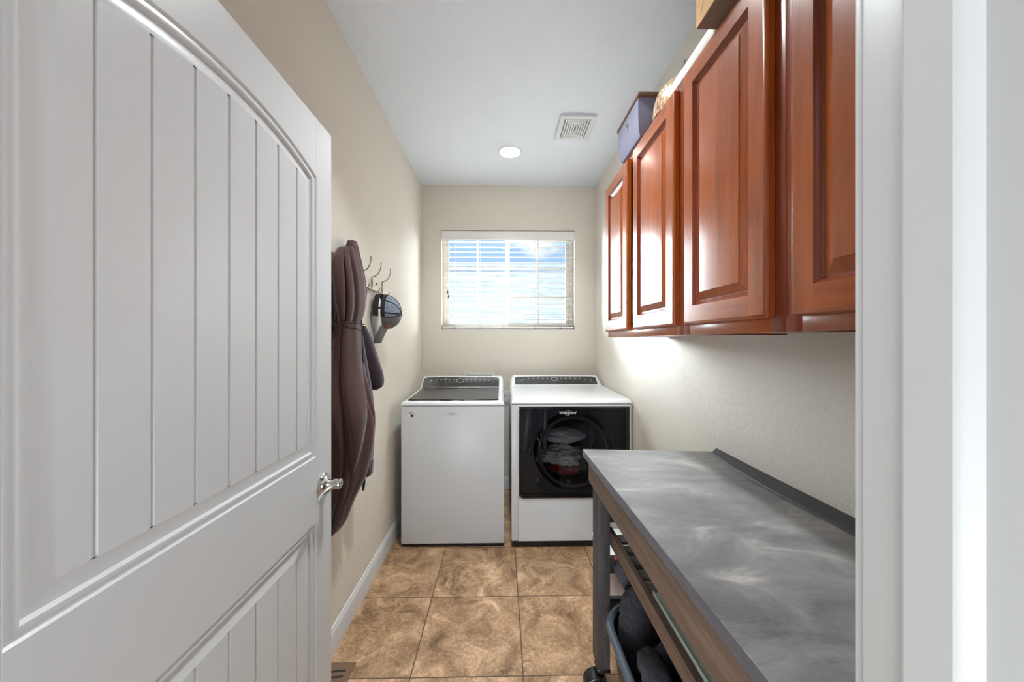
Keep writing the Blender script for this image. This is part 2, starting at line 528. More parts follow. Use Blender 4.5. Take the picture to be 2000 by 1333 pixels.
# ================================================================== ROOM SHELL
b = MB(); b.box(-2.4, 2.4, -3.6, 3.6, -0.1, 0); struct(b.build('floor', 'tile', smooth=0))
b = MB(); b.box(-2.4, 2.4, -3.6, 3.6, ZC, ZC + 0.12)
struct(b.build('ceiling', 'ceiling', smooth=0))
b = MB(); b.box(XL - 0.12, XL, YF, YB + 0.16, 0, ZC); struct(b.build('wall_left', 'wall', smooth=0))
b = MB(); b.box(XR, XR + 0.12, YF, YB + 0.16, 0, ZC); struct(b.build('wall_right', 'wall', smooth=0))
WX0, WX1, WZ0, WZ1 = -0.556, 0.674, 1.469, 2.385
b = MB()
b.box(XL, WX0, YB, YB + 0.16, 0, ZC); b.box(WX1, XR, YB, YB + 0.16, 0, ZC)
b.box(WX0, WX1, YB, YB + 0.16, 0, WZ0); b.box(WX0, WX1, YB, YB + 0.16, WZ1, ZC)
struct(b.build('wall_back', 'wall', smooth=0))
# wall with the doorway the camera stands in
JX = 0.31
b = MB()
b.box(-2.4, -0.578, 0.18, YF, 0, ZC); b.box(JX + 0.019, 2.4, 0.18, YF, 0, ZC); b.box(-0.578, JX + 0.019, 0.18, YF, 2.06, ZC)
struct(b.build('wall_front', 'wall', smooth=0))
# hall behind the camera
b = MB(); b.box(-2.5, -2.4, -3.6, 0.18, 0, ZC); struct(b.build('wall_hall_left', 'hall', smooth=0))
b = MB(); b.box(2.4, 2.5, -3.6, 0.18, 0, ZC); struct(b.build('wall_hall_right', 'hall', smooth=0))
b = MB(); b.box(-2.5, 2.5, -3.7, -3.6, 0, ZC); struct(b.build('wall_hall_back', 'hall', smooth=0))

# door jamb, stop and casing on the right, jamb on the left, head
b = MB()
b.box(JX, JX + 0.019, 0.172, 0.3045, 0, 2.06, 0.003)
b.prism([(JX + 0.0005, 0.224), (JX - 0.008, 0.2285), (JX - 0.011, 0.233), (JX - 0.011, 0.262), (JX - 0.009, 0.265), (JX + 0.0005, 0.265)], 0, 2.04, 'z')
b.box(-0.578, -0.560, 0.172, 0.3045, 0, 2.06, 0.003)
b.box(-0.578, JX + 0.019, 0.172, 0.3045, 2.043, 2.062, 0.002)
struct(b.build('trim_1', 'jamb', smooth=30))
b = MB()
for x0, x1 in ((-0.637, -0.566), (JX + 0.006, JX + 0.072)):
    b.box(x0, x1, 0.3045, 0.318, 0.0, 2.12, 0.004)
    b.box(x0, x1, 0.165, 0.18, 0.0, 2.12, 0.004)
b.box(-0.637, JX + 0.072, 0.3045, 0.318, 2.05, 2.12, 0.004)
struct(b.build('trim_2', 'trim', smooth=30))
# baseboards
def baseboard(name, pts_fn, lo, hi, axis):
    b = MB(); b.prism([pts_fn(p) for p in ((0, 0), (0.012, 0), (0.012, 0.088), (0.010, 0.096), (0.006, 0.102), (0.0045, 0.112), (0, 0.115))], lo, hi, axis)
    struct(b.build(name, 'trim', smooth=30))
baseboard('baseboard_left', lambda p: (XL + p[0], p[1]), 0.32, YB, 'y')
baseboard('baseboard_right', lambda p: (XR - p[0], p[1]), 0.32, YB, 'y')
baseboard('baseboard_back', lambda p: (YB - p[0], p[1]), XL + 0.012, XR - 0.012, 'x')

# ================================================================== WINDOW
win = thing('window_1', None, None, (0.059, YB + 0.1, WZ0), kind='structure')
y0, y1 = YB + 0.075, YB + 0.125
b = MB()
for (a0, a1, c0, c1) in ((WX0, WX0 + 0.03, WZ0, WZ1), (WX1 - 0.03, WX1, WZ0, WZ1), (WX0 + 0.03, WX1 - 0.03, WZ0, WZ0 + 0.03), (WX0 + 0.03, WX1 - 0.03, WZ1 - 0.03, WZ1)):
    b.box(a0, a1, y0, y1, c0, c1, 0.002)
b.build('window_frame', 'vinyl', win)
def sash(x0, x1, ya, yb, mx_, mzs, wd):
    b = MB(); z0, z1 = WZ0 + 0.03, WZ1 - 0.03
    b.box(x0, x0 + wd, ya, yb, z0, z1, 0.002); b.box(x1 - wd, x1, ya, yb, z0, z1, 0.002)
    b.box(x0 + wd, x1 - wd, ya, yb, z0, z0 + wd, 0.002); b.box(x0 + wd, x1 - wd, ya, yb, z1 - wd, z1, 0.002)
    s = b.build('sash', 'vinyl', win)
    ym = (ya + yb) / 2
    b = MB(); b.box(mx_ - 0.008, mx_ + 0.008, ym - 0.004, ym + 0.004, z0 + wd, z1 - wd)
    for q in mzs:
        b.box(x0 + wd, x1 - wd, ym - 0.0035, ym + 0.0035, q - 0.008, q + 0.008)
    b.build('muntins', 'vinyl', s)
    b = MB(); b.poly([(x0 + wd, ym, z0 + wd), (x1 - wd, ym, z0 + wd), (x1 - wd, ym, z1 - wd), (x0 + wd, ym, z1 - wd)])
    b.build('pane', 'pane', s, smooth=0)
sash(WX0 + 0.03, 0.075, y0 + 0.005, y0 + 0.022, -0.229, (2.05,), 0.028)
sash(0.036, WX1 - 0.03, y0 + 0.026, y0 + 0.045, 0.345, (2.05, 1.78), 0.034)
b = MB()
b.box(WX0 - 0.0, WX1 + 0.0, YB + 0.002, YB + 0.075, WZ0 - 0.0005, WZ0 + 0.004)
b.build('window_sill', 'trim', win, smooth=0)

# blinds
bl = thing('window_blind', 'white horizontal slat blind with valance hanging over the back window', 'window blind', (0.059, YB + 0.03, 2.30))
b = MB(); b.prism([(YB - 0.006, 2.298), (YB - 0.008, 2.305), (YB - 0.004, 2.325), (YB - 0.008, 2.345), (YB - 0.006, 2.375), (YB + 0.004, 2.380), (YB + 0.004, 2.298)], WX0 + 0.004, WX1 - 0.004, 'x')
b.box(WX0 + 0.006, WX1 - 0.006, YB + 0.0045, YB + 0.055, 2.318, 2.378)
b.build('valance', 'blind', bl, smooth=30)
NS = 17
for i in range(NS):
    z = 1.516 + i * (2.285 - 1.516) / (NS - 1)
    b = MB()
    rings = []
    for k in range(5):
        u = k / 4 - 0.5
        rings.append((YB + 0.028 + u * 0.05, z + 0.0022 * (1 - 4 * u * u)))
    pts = [(a, q + 0.0013) for a, q in rings] + [(a, q - 0.0013) for a, q in rings[::-1]]
    b.prism(pts, WX0 + 0.012, WX1 - 0.012, 'x')
    b.build('slat', 'blind', bl, smooth=40)
b = MB(); b.box(WX0 + 0.01, WX1 - 0.01, YB + 0.003, YB + 0.053, 1.478, 1.494, 0.004); b.build('bottom_rail', 'blind', bl)
for x in (-0.435, -0.20, 0.02, 0.31, 0.545):
    b = MB()
    for yy in (YB + 0.0015, YB + 0.0555):
        b.tube([(x, yy, 1.49), (x, yy, 2.32)], 0.0011, 5)
    b.build('ladder_cord', 'cord', bl)
    b = MB(); b.box(x - 0.012, x + 0.012, YB + 0.0, YB + 0.003, 1.480, 1.486); b.build('cord_button', 'cord_black' if x < 9 else 'cord', bl)
for x, z in ((-0.497, 1.815), (-0.488, 1.775)):
    b = MB(); b.tube([(x, YB - 0.004, z), (x, YB - 0.004, 2.32)], 0.0008, 5); b.build('pull_cord', 'cord', bl)
    b = MB(); b.lathe([(0.003, 0.012), (0.006, 0.006), (0.0075, -0.012), (0.004, -0.016)], (x, YB - 0.012, z), 'z', 12); b.build('tassel', 'tassel', bl)
b = MB(); b.tube([(0.628, YB - 0.004, 1.80), (0.628, YB - 0.004, 2.32)], 0.0008, 5)
b.build('pull_cord', 'cord', bl)
b = MB(); b.lathe([(0.003, 0.03), (0.006, 0.02), (0.0065, -0.02), (0.003, -0.03)], (0.628, YB - 0.013, 1.79), 'z', 12)
b.build('tassel', 'cord', bl)

# outside
b = MB(); b.box(-9, 9, 7.2, 7.45, -0.4, 2.84)
b.box(-9, 9, 7.16, 7.49, 2.84, 2.89)
tag(b.build('garden_wall', 'stucco', smooth=0, base=(0, 7.3, -0.4)), 'pale stucco garden wall seen outdoors through the window blind', 'wall')
b = MB(); b.box(-9, 9, 3.6, 7.2, -0.5, -0.4)
struct(b.build('ground', 'gravel', smooth=0))

# ================================================================== OPEN DOOR
dr = thing('door_1', None, None, (-0.563, 0.32, 0.012), kind='structure')
DX = -0.563                      # visible face
DY0, DY1, DZ0, DZ1 = 0.322, 1.1976, 0.012, 2.041
PY0, PY1 = 0.4155, 1.1025        # panel outer edges
YC, HW, RISE = (PY0 + PY1) / 2, (PY1 - PY0) / 2, 0.063
R = (HW * HW + RISE * RISE) / (2 * RISE)
UP = (1.012, 1.864); LP = (0.23, 0.812)

def arch_top(y, ins, flat):
    if flat:
        return LP[1] - ins
    zc = UP[1] + RISE - R
    return zc + math.sqrt((R - ins) ** 2 - (y - YC) ** 2)

PROF = [(0, 0), (0.003, -0.004), (0.008, -0.0045), (0.012, -0.0025), (0.017, -0.0035), (0.021, -0.0095), (0.030, -0.0105), (0.046, -0.0045), (0.0505, -0.003)]
def panel(b, sgn, face_x, zb, flat):
    NA = 28
    rings = []
    for ins, h in PROF:
        ya, yb = PY0 + ins, PY1 - ins
        ring = [(ya, zb + ins), (yb, zb + ins)]
        for k in range(NA + 1):
            y = yb + (ya - yb) * k / NA
            ring.append((y, arch_top(y, ins, flat)))
        rings.append([(face_x + sgn * h, p[0], p[1]) for p in ring])
    b.loft(rings, True, False)
    ins = PROF[-1][0]; h0 = PROF[-1][1]
    ya, yb = PY0 + ins, PY1 - ins
    cols = [(ya, 0)]
    gy = 0.5109 - 0.0825
    while gy < yb:
        if gy > ya + 0.01:
            cols += [(gy - 0.004, 0), (gy - 0.0022, -0.0028), (gy + 0.0022, -0.0028), (gy + 0.004, 0)]
        gy += 0.0821
    cols.append((yb, 0))
    full = []
    for (a, ha), (c_, hc) in zip(cols, cols[1:]):
        full.append((a, ha))
        if c_ - a > 0.02:
            for q in (0.25, 0.5, 0.75):
                full.append((a + (c_ - a) * q, ha))
    full.append(cols[-1])
    lo = [b.bm.verts.new((face_x + sgn * (h0 + h), y, zb + ins)) for y, h in full]
    hi = [b.bm.verts.new((face_x + sgn * (h0 + h), y, arch_top(y, ins, flat))) for y, h in full]
    for i in range(len(full) - 1):
        b.face((lo[i], lo[i + 1], hi[i + 1], hi[i]))

def leaf_face(b, sgn, face_x):
    ys = [PY0 + (PY1 - PY0) * k / 28 for k in range(29)]
    def q(a, c_, z0, z1, z2=None, z3=None):
        z2 = z1 if z2 is None else z2; z3 = z0 if z3 is None else z3
        b.poly([(face_x, a, z0), (face_x, c_, z3), (face_x, c_, z2), (face_x, a, z1)])
    q(DY0, PY0 - 0.0012, DZ0, DZ1); q(PY1 + 0.0012, DY1, DZ0, DZ1)
    for a, c_ in zip(ys, ys[1:]):
        q(a, c_, DZ0, LP[0]); q(a, c_, LP[1], UP[0])
        q(a, c_, arch_top(a, 0, False), DZ1, DZ1, arch_top(c_, 0, False))
    # hairline joint between stiles and rails
    for yy in (PY0 - 0.0012, PY1):
        g = 0.0012
        for z0, z1 in ((DZ0, DZ1),):
            b.poly([(face_x, yy, z0), (face_x - sgn * 0.0008, yy + g / 2, z0), (face_x - sgn * 0.0008, yy + g / 2, z1), (face_x, yy, z1)])
            b.poly([(face_x - sgn * 0.0008, yy + g / 2, z0), (face_x, yy + g, z0), (face_x, yy + g, z1), (face_x - sgn * 0.0008, yy + g / 2, z1)])
    panel(b, sgn, face_x, UP[0], False)
    panel(b, sgn, face_x, LP[0], True)

b = MB()
leaf_face(b, 1, DX); leaf_face(b, -1, DX - 0.035)
# rounded outer edges
TH = 0.035
def edge_strip(fn):
    rr = 0.0025
    prof = [(0, 0)] + [(rr - rr * math.cos(a), rr * math.sin(a)) for a in (0.5, 1.0, PI / 2)]
    return prof
b.box(DX - TH + 0.0001, DX - 0.0001, DY1 - 0.004, DY1 + 0.0002, DZ0, DZ1, 0.0)
b.box(DX - TH + 0.0001, DX - 0.0001, DY0, DY0 + 0.004, DZ0, DZ1)
b.box(DX - TH + 0.0001, DX - 0.0001, DY0, DY1, DZ1 - 0.004, DZ1)
b.box(DX - TH + 0.0001, DX - 0.0001, DY0, DY1, DZ0, DZ0 + 0.004)
leaf = b.build('door_leaf', 'door', dr, smooth=40, recalc=False)
# normals: make them consistent per face by orientation away from the core plane
me = leaf.data
b = MB(); b.box(DX - 0.0005, DX + 0.0001, DY1 - 0.001, DY1 + 0.0025, DZ0, DZ1 - 0.006, 0.0004)
# handle: both sides share one spindle; rosette, neck, lever
hy, hz = 1.140, 0.916
h = thing('door_handle', None, None, (0, 0, 0)); h.parent = dr; ORI[h.name] = ORI[dr.name]
def handle(sgn, fx):
    b = MB()
    P = lambda r, d: (r, sgn * d)
    b.lathe([P(0.0, 0.0), P(0.033, 0.0), P(0.0335, 0.004), P(0.031, 0.008), P(0.027, 0.0085), P(0.026, 0.012), P(0.021, 0.015), P(0.013, 0.018), P(0.011, 0.026), P(0.011, 0.034), P(0.0, 0.034)], (fx, hy, hz), 'x', 40)
    b.build('rosette', 'chrome', dr)
    b = MB()
    b.lathe([P(0.0, 0.032), P(0.013, 0.034), P(0.0155, 0.040), P(0.0165, 0.050), P(0.0145, 0.057), P(0.008, 0.0605), P(0.0, 0.061)], (fx, hy, hz), 'x', 32)
    rings = []
    for k in range(13):
        u = k / 12
        y = hy - 0.004 - 0.112 * u
        z = hz + 0.004 - 0.004 * math.sin(u * PI) - 0.012 * u * u
        x = fx + sgn * (0.049 - 0.012 * math.sin(u * PI * 0.9))
        hh = 0.0105 - 0.002 * math.sin(u * PI) + (0.001 if u > 0.9 else 0); ww = 0.0048 + 0.002 * (1 - u)
        if k == 12:
            hh *= 0.6; ww *= 0.7
        rings.append([(x + ww * math.cos(a), y, z + hh * math.sin(a)) for a in [2 * PI * j / 14 for j in range(14)]])
    b.loft(rings); b.build('lever', 'chrome', dr)
bpy.data.objects.remove(h)
handle(1, DX)
handle(-1, DX - TH)
b2 = MB(); b2.box(DX - TH / 2 - 0.0125, DX - TH / 2 + 0.0125, DY1 + 0.0001, DY1 + 0.0012, hz - 0.028, hz + 0.028, 0.0004)
b2.box(DX - TH / 2 - 0.006, DX - TH / 2 + 0.006, DY1, DY1 + 0.010, hz - 0.008, hz + 0.008, 0.002)
b2.build('latch_plate', 'chrome', dr)
for z in (0.22, 1.03, 1.82):
    b2 = MB(); b2.tube([(DX + 0.006, 0.3165, z - 0.045), (DX + 0.006, 0.3165, z + 0.045)], 0.005, 12)
    b2.box(DX - 0.03, DX + 0.003, 0.3195, 0.3215, z - 0.044, z + 0.044)
    b2.build('hinge', 'chrome', dr)
b.bm.free()

# ================================================================== WALL CABINETS
CX = 0.557                    # face frame plane
CZ0, CZ1 = 1.3825, 2.173
def rect_ring_door(root, ya, yb, z0, z1, xf):
    """raised-panel door: front plane at xf facing -x"""
    TK = 0.0195
    def ring(ins, h):
        return [(xf + h, ya + ins, z0 + ins), (xf + h, yb - ins, z0 + ins), (xf + h, yb - ins, z1 - ins), (xf + h, ya + ins, z1 - ins)]
    b = MB(); b.use('cherry_z')
    sw = 0.052
    # outside edge profile
    outer = [(0.0, TK), (0.0, 0.006), (0.0015, 0.003), (0.005, 0.0008), (0.0075, 0.0)]
    rings = [ring(i, h) for i, h in outer]
    rv = [[b.bm.verts.new(p) for p in r] for r in rings]
    for a, c_ in zip(rv, rv[1:]):
        for i in range(4):
            b.face((a[i], a[(i + 1) % 4], c_[(i + 1) % 4], c_[i]))
    b.face(rv[0][::-1])
    # stiles and rails, butt joined
    o = 0.0075
    Y0, Y1, Z0, Z1 = ya + o, yb - o, z0 + o, z1 - o
    yi0, yi1, zi0, zi1 = ya + sw, yb - sw, z0 + sw, z1 - sw
    X = xf
    def q(a, c_, d, e):
        b.poly([(X, a, d), (X, c_, d), (X, c_, e), (X, a, e)])
    q(Y0, yi0, Z0, Z1); q(yi1, Y1, Z0, Z1)
    b.use('cherry_y'); q(yi0, yi1, Z0, zi0); q(yi0, yi1, zi1, Z1)
    # joint lines
    b.use('cherry_side')
    prof = [(sw, 0.0), (sw + 0.0015, 0.0025), (sw + 0.004, 0.0045), (sw + 0.0065, 0.009), (sw + 0.011, 0.0105), (sw + 0.0115, 0.0115)]
    rings = [ring(i, h) for i, h in prof]
    rv = [[b.bm.verts.new(p) for p in r] for r in rings]
    for a, c_ in zip(rv, rv[1:]):
        for i in range(4):
            b.face((a[i], a[(i + 1) % 4], c_[(i + 1) % 4], c_[i]))
    fr = b.build('door', None, root, smooth=25)
    b = MB(); b.use('cherry_z')
    prof = [(sw + 0.0115, 0.0112), (sw + 0.013, 0.0112), (sw + 0.034, 0.0035), (sw + 0.0345, 0.0015), (sw + 0.037, 0.0012)]
    rings = [ring(i, h) for i, h in prof]
    rv = [[b.bm.verts.new(p) for p in r] for r in rings]
    for a, c_ in zip(rv, rv[1:]):
        for i in range(4):
            b.face((a[i], a[(i + 1) % 4], c_[(i + 1) % 4], c_[i]))
    b.face(rv[-1])
    b.build('raised_panel', None, fr, smooth=15)

def cabinet(label, ya, yb, doors):
    root = thing('wall_cabinet', label, 'cabinet', ((CX + XR) / 2, (ya + yb) / 2, CZ0), 'cherry wall cabinets on the right wall')
    b = MB(); x0, x1 = CX + 0.019, XR - 0.001
    b.box(x0, x1, ya, ya + 0.014, CZ0, CZ1); b.box(x0, x1, yb - 0.014, yb, CZ0, CZ1)
    b.box(x0, x1, ya + 0.014, yb - 0.014, CZ0 + 0.004, CZ0 + 0.018); b.box(x0, x1, ya + 0.014, yb - 0.014, CZ1 - 0.016, CZ1)
    b.box(x1 - 0.008, x1, ya + 0.014, yb - 0.014, CZ0 + 0.018, CZ1 - 0.016)
    b.build('carcass', 'cherry_side', root, smooth=0)
    b = MB(); b.use('cherry_y')
    b.box(CX, CX + 0.019, ya + 0.038, yb - 0.038, CZ0, CZ0 + 0.042, 0.0008); b.box(CX, CX + 0.019, ya + 0.038, yb - 0.038, CZ1 - 0.042, CZ1, 0.0008)
    b.use('cherry_side')
    b.box(CX, CX + 0.019, ya, ya + 0.038, CZ0, CZ1, 0.0008); b.box(CX, CX + 0.019, yb - 0.038, yb, CZ0, CZ1, 0.0008)
    b.build('face_frame', None, root, smooth=30)
    for (a, c_) in doors:
        rect_ring_door(root, a, c_, 1.412, 2.148, CX - 0.020)
    return root

cabinet('two-door cherry wall cabinet nearest the window, under the slate blue bin', 1.0915, 1.872, [(1.535, 1.857), (1.115, 1.470)])
cabinet('single-door cherry wall cabinet in the middle of the row', 0.695, 1.091, [(0.722, 1.0554)])
cabinet('cherry wall cabinet nearest the doorway, cut off by the white jamb', 0.345, 0.6945, [(0.372, 0.6623)])

# things on top of the cabinets
b = MB(); b.box(CX + 0.001, CX + 0.016, 0.936, 1.162, CZ1 + 0.0005, CZ1 + 0.036, 0.002)
b.box(CX + 0.016, CX + 0.05, 0.936, 1.162, CZ1 + 0.0005, CZ1 + 0.006)
tag(b.build('shelf_strip', 'cab_inner', base=(CX, 0.9, CZ1)), 'long white melamine strip lying along the top edge of the middle cabinet', 'strip')
b = MB()
b.tube([(CX + 0.030, 1.150, CZ1 + 0.0065), (CX + 0.026, 1.146, CZ1 + 0.040), (CX + 0.018, 1.140, CZ1 + 0.052), (CX + 0.016, 1.128, CZ1 + 0.052), (CX + 0.014, 1.118, CZ1 + 0.060), (CX + 0.014, 1.112, CZ1 + 0.070)], [0.004, 0.0042, 0.0045, 0.0042, 0.0035, 0.0025], 10)
tag(b.build('cable_clip', 'brass', base=(CX + 0.02, 1.14, CZ1)), 'small grey curled clip poking up behind the white strip above the cabinets', 'clip')

bn = thing('storage_bin', 'slate blue fabric storage bin with a metal grommet on top of the far cabinet', 'storage bin', (0.68, 1.52, CZ1))
b = MB(); z0, z1 = CZ1 + 0.001, 2.325
rings = []
for z, i_ in ((z0, 0.012), (z0 + 0.02, 0.004), (z0 + 0.08, 0.0), (z1, 0.0)):
    rings.append([(0.535 + i_, 1.400 + i_, z), (0.80 - i_, 1.400 + i_, z), (0.80 - i_, 1.640 - i_, z), (0.535 + i_, 1.640 - i_, z)])
b.loft(rings)
b.build('bin_body', 'fabric_blue', bn, smooth=20)
b = MB(); b.box(0.531, 0.805, 1.385, 1.650, 2.320, 2.334, 0.003); b.build('rim', 'lid_brown', bn)
b = MB(); b.lathe([(0.012, 0.0005), (0.0125, -0.0025), (0.009, -0.003), (0.0075, -0.001), (0.007, 0.001)], (0.5345, 1.520, 2.278), 'x', 24, False)
b.build('grommet', 'chrome', bn)
b = MB(); b.lathe([(0.0, -0.0005), (0.0078, -0.0005), (0.0078, 0.0)], (0.5345, 1.520, 2.278), 'x', 20); b.build('grommet_hole', 'tassel', bn)

b = MB(); b.lathe([(0.0, 0.0005), (0.108, 0.0005), (0.112, 0.015), (0.108, 0.05), (0.098, 0.08), (0.082, 0.100), (0.062, 0.112), (0.058, 0.114), (0.0, 0.114)], (0.66, 1.275, CZ1), 'z', 56)
tag(b.build('mosaic_vase', 'gold', base=(0.66, 1.275, CZ1)), 'round gold and silver mosaic vase beside the blue bin on the cabinets', 'vase')

cb_ = thing('cardboard_box', 'open tan cardboard box overhanging the cabinet top beside the ceiling', 'box', (0.65, 0.77, CZ1))
zb = CZ1 + 0.0025
b = MB(); b.use('cardboard')
x0, x1, ya, yb, zt = 0.505, 0.83, 0.58, 0.925, 2.50
b.box(x0, x0 + 0.004, ya, yb, zb, zt); b.box(x1 - 0.004, x1, ya, yb, zb, zt); b.box(x0 + 0.004, x1 - 0.004, ya, ya + 0.004, zb, zt); b.box(x0 + 0.004, x1 - 0.004, yb - 0.004, yb, zb, zt)
b.build('box_wall', None, cb_, smooth=0)
b = MB(); b.box(x0 + 0.001, x1 - 0.001, ya + 0.001, yb - 0.001, zb - 0.001, zb + 0.003); b.build('box_base', 'cardboard_dark', cb_, smooth=0)
b = MB(); b.box(x0 + 0.02, x1 - 0.02, 0.80, 0.803, zb - 0.0018, zb - 0.001)
b.build('base_seam', 'dark_mark', cb_, smooth=0)
for yy, zz in ((0.895, zb + 0.035), (0.845, zb + 0.045)):
    b = MB(); b.box(x0 - 0.0006, x0, yy, yy + 0.002, zz - 0.02, zz + 0.015, 0, rot=Matrix.Rotation(0.4, 3, 'X'))
    b.build('printed_mark', 'tassel', cb_, smooth=0)

# ================================================================== WASHER
ws = thing('washing_machine', 'white top-load washing machine with a smoked glass lid beside the left wall', 'washing machine', (-0.324, 2.7, 0))
WA, WB, WY0, WY1 = -0.6643, 0.0169, 2.38, 3.08
b = MB(); b.box(WA, WB, WY0, WY1, 0.0229, 0.9345, 0.007); b.build('cabinet_body', 'front_enamel', ws)
b = MB(); b.box(WA + 0.004, WB - 0.004, WY0 + 0.004, WY1 - 0.004, 0.9345, 0.9375); b.build('seam', 'grey_seam', ws)
def top_shell(root, xa, xb, prof, insets, mname='white_enamel'):
    """prof: list of (y,z); insets: side inset at each point -> rounded shell closed down to the seam"""
    b = MB(); NXS = 2
    rings = []
    for (y, z), ins in zip(prof, insets):
        rings.append([(xa + ins, y, z), (xb - ins, y, z)])
    zb = prof[0][1]
    # side profiles: drop from inset edge to the wall of the body with a rounded shoulder
    for ring, ins, (y, z) in zip(rings, insets, prof):
        l = []
        steps = 6
        for k in range(steps + 1):
            a = PI / 2 * k / steps
            hgt = z - zb
            rr = min(0.03, max(hgt, 0.0005))
            l.append((xa + ins * (1 - math.sin(a)), y, zb + (hgt) * 1.0 - rr + rr * math.sin(a)) if False else (xa + ins * (1 - math.cos(a)), y, zb + hgt * math.sin(a)))
        left = l
        right = [(xa + xb - p[0], p[1], p[2]) for p in l[::-1]]
        ring[:] = left + right
    b.loft(rings, False, False)
    # back and front closing faces
    b.poly(rings[-1])
    o = b.build('top_shell', mname, root, smooth=50)
    return o

prof = [(WY0 - 0.001, 0.9375), (WY0 - 0.002, 0.947), (WY0 + 0.004, 0.957), (WY0 + 0.018, 0.9635), (WY0 + 0.04, 0.966), (2.62, 0.978), (2.84, 0.984), (2.89, 0.988), (2.955, 1.034), (3.0, 1.062), (3.02, 1.068), (3.06, 1.068), (3.075, 1.06), (3.08, 0.9375)]
ins = [0.000, 0.002, 0.010, 0.020, 0.026, 0.030, 0.030, 0.028, 0.022, 0.02, 0.02, 0.02, 0.02, 0.002]
top_shell(ws, WA, WB, prof, ins)
# recessed rim and lid
b = MB()
LX0, LX1 = -0.628, -0.022
def lid_pts(y, z, xa, xb):
    return (xa, y, z), (xb, y, z)
b.poly([(LX0, 2.412, 0.9682), (LX1, 2.412, 0.9682), (LX1 + 0.0, 2.86, 0.9890), (LX0 + 0.0, 2.86, 0.9890)])
b.build('lid_gasket', 'black_plastic', ws, smooth=0)
b = MB()
pts = []
zs = lambda y: 0.9700 + (y - 2.414) * 0.045
out_ = [(-0.622, 2.4155), (-0.609, 2.411), (-0.044, 2.411), (-0.031, 2.4155), (-0.028, 2.428), (-0.026, 2.80), (-0.03, 2.835)]
arc = [(-0.03 - (0.578) * k / 14, 2.835 - 0.03 * math.sin(PI * k / 14)) for k in range(1, 15)]
out_ += arc + [(-0.62, 2.80), (-0.626, 2.428)]
b2 = [b.bm.verts.new((x, y, zs(y) + 0.004)) for x, y in out_]
b3 = [b.bm.verts.new((x, y, zs(y) - 0.002)) for x, y in out_]
b.face(b2); b.face(b3[::-1])
for i in range(len(out_)):
    j = (i + 1) % len(out_); b.face((b2[i], b3[i], b3[j], b2[j]))
ld = b.build('lid', 'lid_glass', ws, smooth=20)
b = MB(); b.box(-0.41, -0.25, 2.406, 2.411, 0.963, 0.972, 0.002); b.build('lid_handle', 'black_gloss', ld)

def console_panel(root, xa, xb, f_lo, f_hi, arch, n=24, mname='console_black', thick=0.002, lo_arch=0.0):
    """dark curved fascia; f_lo/f_hi = (y,z) of lower and upper edges; arch raises the top edge mid-span"""
    b = MB(); dy, dz = f_hi[0] - f_lo[0], f_hi[1] - f_lo[1]
    L = math.hypot(dy, dz); uy, uz = dy / L, dz / L; ny, nz_ = -uz, uy
    lo, hi = [], []
    for k in range(n + 1):
        u = k / n; x = xa + (xb - xa) * u; s_ = math.sin(PI * u)
        e = min(u, 1 - u) * (xb - xa)
        cut = 0.012 * max(0, 1 - e / 0.02) ** 2
        top = L - cut - arch * (1 - s_); bot = -lo_arch * s_
        lo.append((x, f_lo[0] + uy * bot + ny * thick, f_lo[1] + uz * bot + nz_ * thick))
        hi.append((x, f_lo[0] + uy * top + ny * thick, f_lo[1] + uz * top + nz_ * thick))
    lv = [b.bm.verts.new(p) for p in lo]; hv = [b.bm.verts.new(p) for p in hi]
    for i in range(n):
        b.face((lv[i], lv[i + 1], hv[i + 1], hv[i]))
    lb = [b.bm.verts.new((p[0], p[1] - ny * thick * 2, p[2] - nz_ * thick * 2)) for p in lo]
    hb = [b.bm.verts.new((p[0], p[1] - ny * thick * 2, p[2] - nz_ * thick * 2)) for p in hi]
    for i in range(n):
        b.face((lb[i], lb[i + 1], lv[i + 1], lv[i])); b.face((hv[i], hv[i + 1], hb[i + 1], hb[i]))
    b.face((lb[0], lv[0], hv[0], hb[0])); b.face((lv[-1], lb[-1], hb[-1], hv[-1]))
    p = b.build('control_panel', mname, root, smooth=40)
    # dial ring and printed marks
    def at(x, v):
        return Vector((x, f_lo[0] + uy * v + ny * (thick + 0.0006), f_lo[1] + uz * v + nz_ * (thick + 0.0006)))
    xm = (xa + xb) / 2 - 0.01
    b = MB(); rr = min(L * 0.24, 0.026)
    ring = [at(xm + rr * math.cos(2 * PI * k / 32) * 1.15, L * 0.62 + rr * math.sin(2 * PI * k / 32)) for k in range(33)]
    b.tube(ring, 0.0011, 6, False); b.build('dial_ring', 'white_mark', p)
    def dash(x, v, w_, h_=0.0022):
        b = MB(); b.poly([at(x - w_ / 2, v - h_ / 2), at(x + w_ / 2, v - h_ / 2), at(x + w_ / 2, v + h_ / 2), at(x - w_ / 2, v + h_ / 2)])
        b.build('control_mark', 'white_mark', p, smooth=0)
    W = xb - xa
    for sx in (-1, 1):
        for k in range(5):
            dash(xm + sx * (0.052 + k * 0.036) * W / 0.62, L * 0.74, 0.017 + 0.006 * (k % 2))
            dash(xm + sx * (0.052 + k * 0.036) * W / 0.62 + 0.004, L * 0.52, 0.010, 0.0012)
        dash(xm + sx * 0.12 * W / 0.62, L * 0.86, 0.03, 0.0011)
        dash(xm + sx * 0.235 * W / 0.62, L * 0.60, 0.012, 0.006)
    dash(xa + 0.05, L * 0.45, 0.026, 0.003); dash(xb - 0.045, L * 0.45, 0.012, 0.005)
    return p

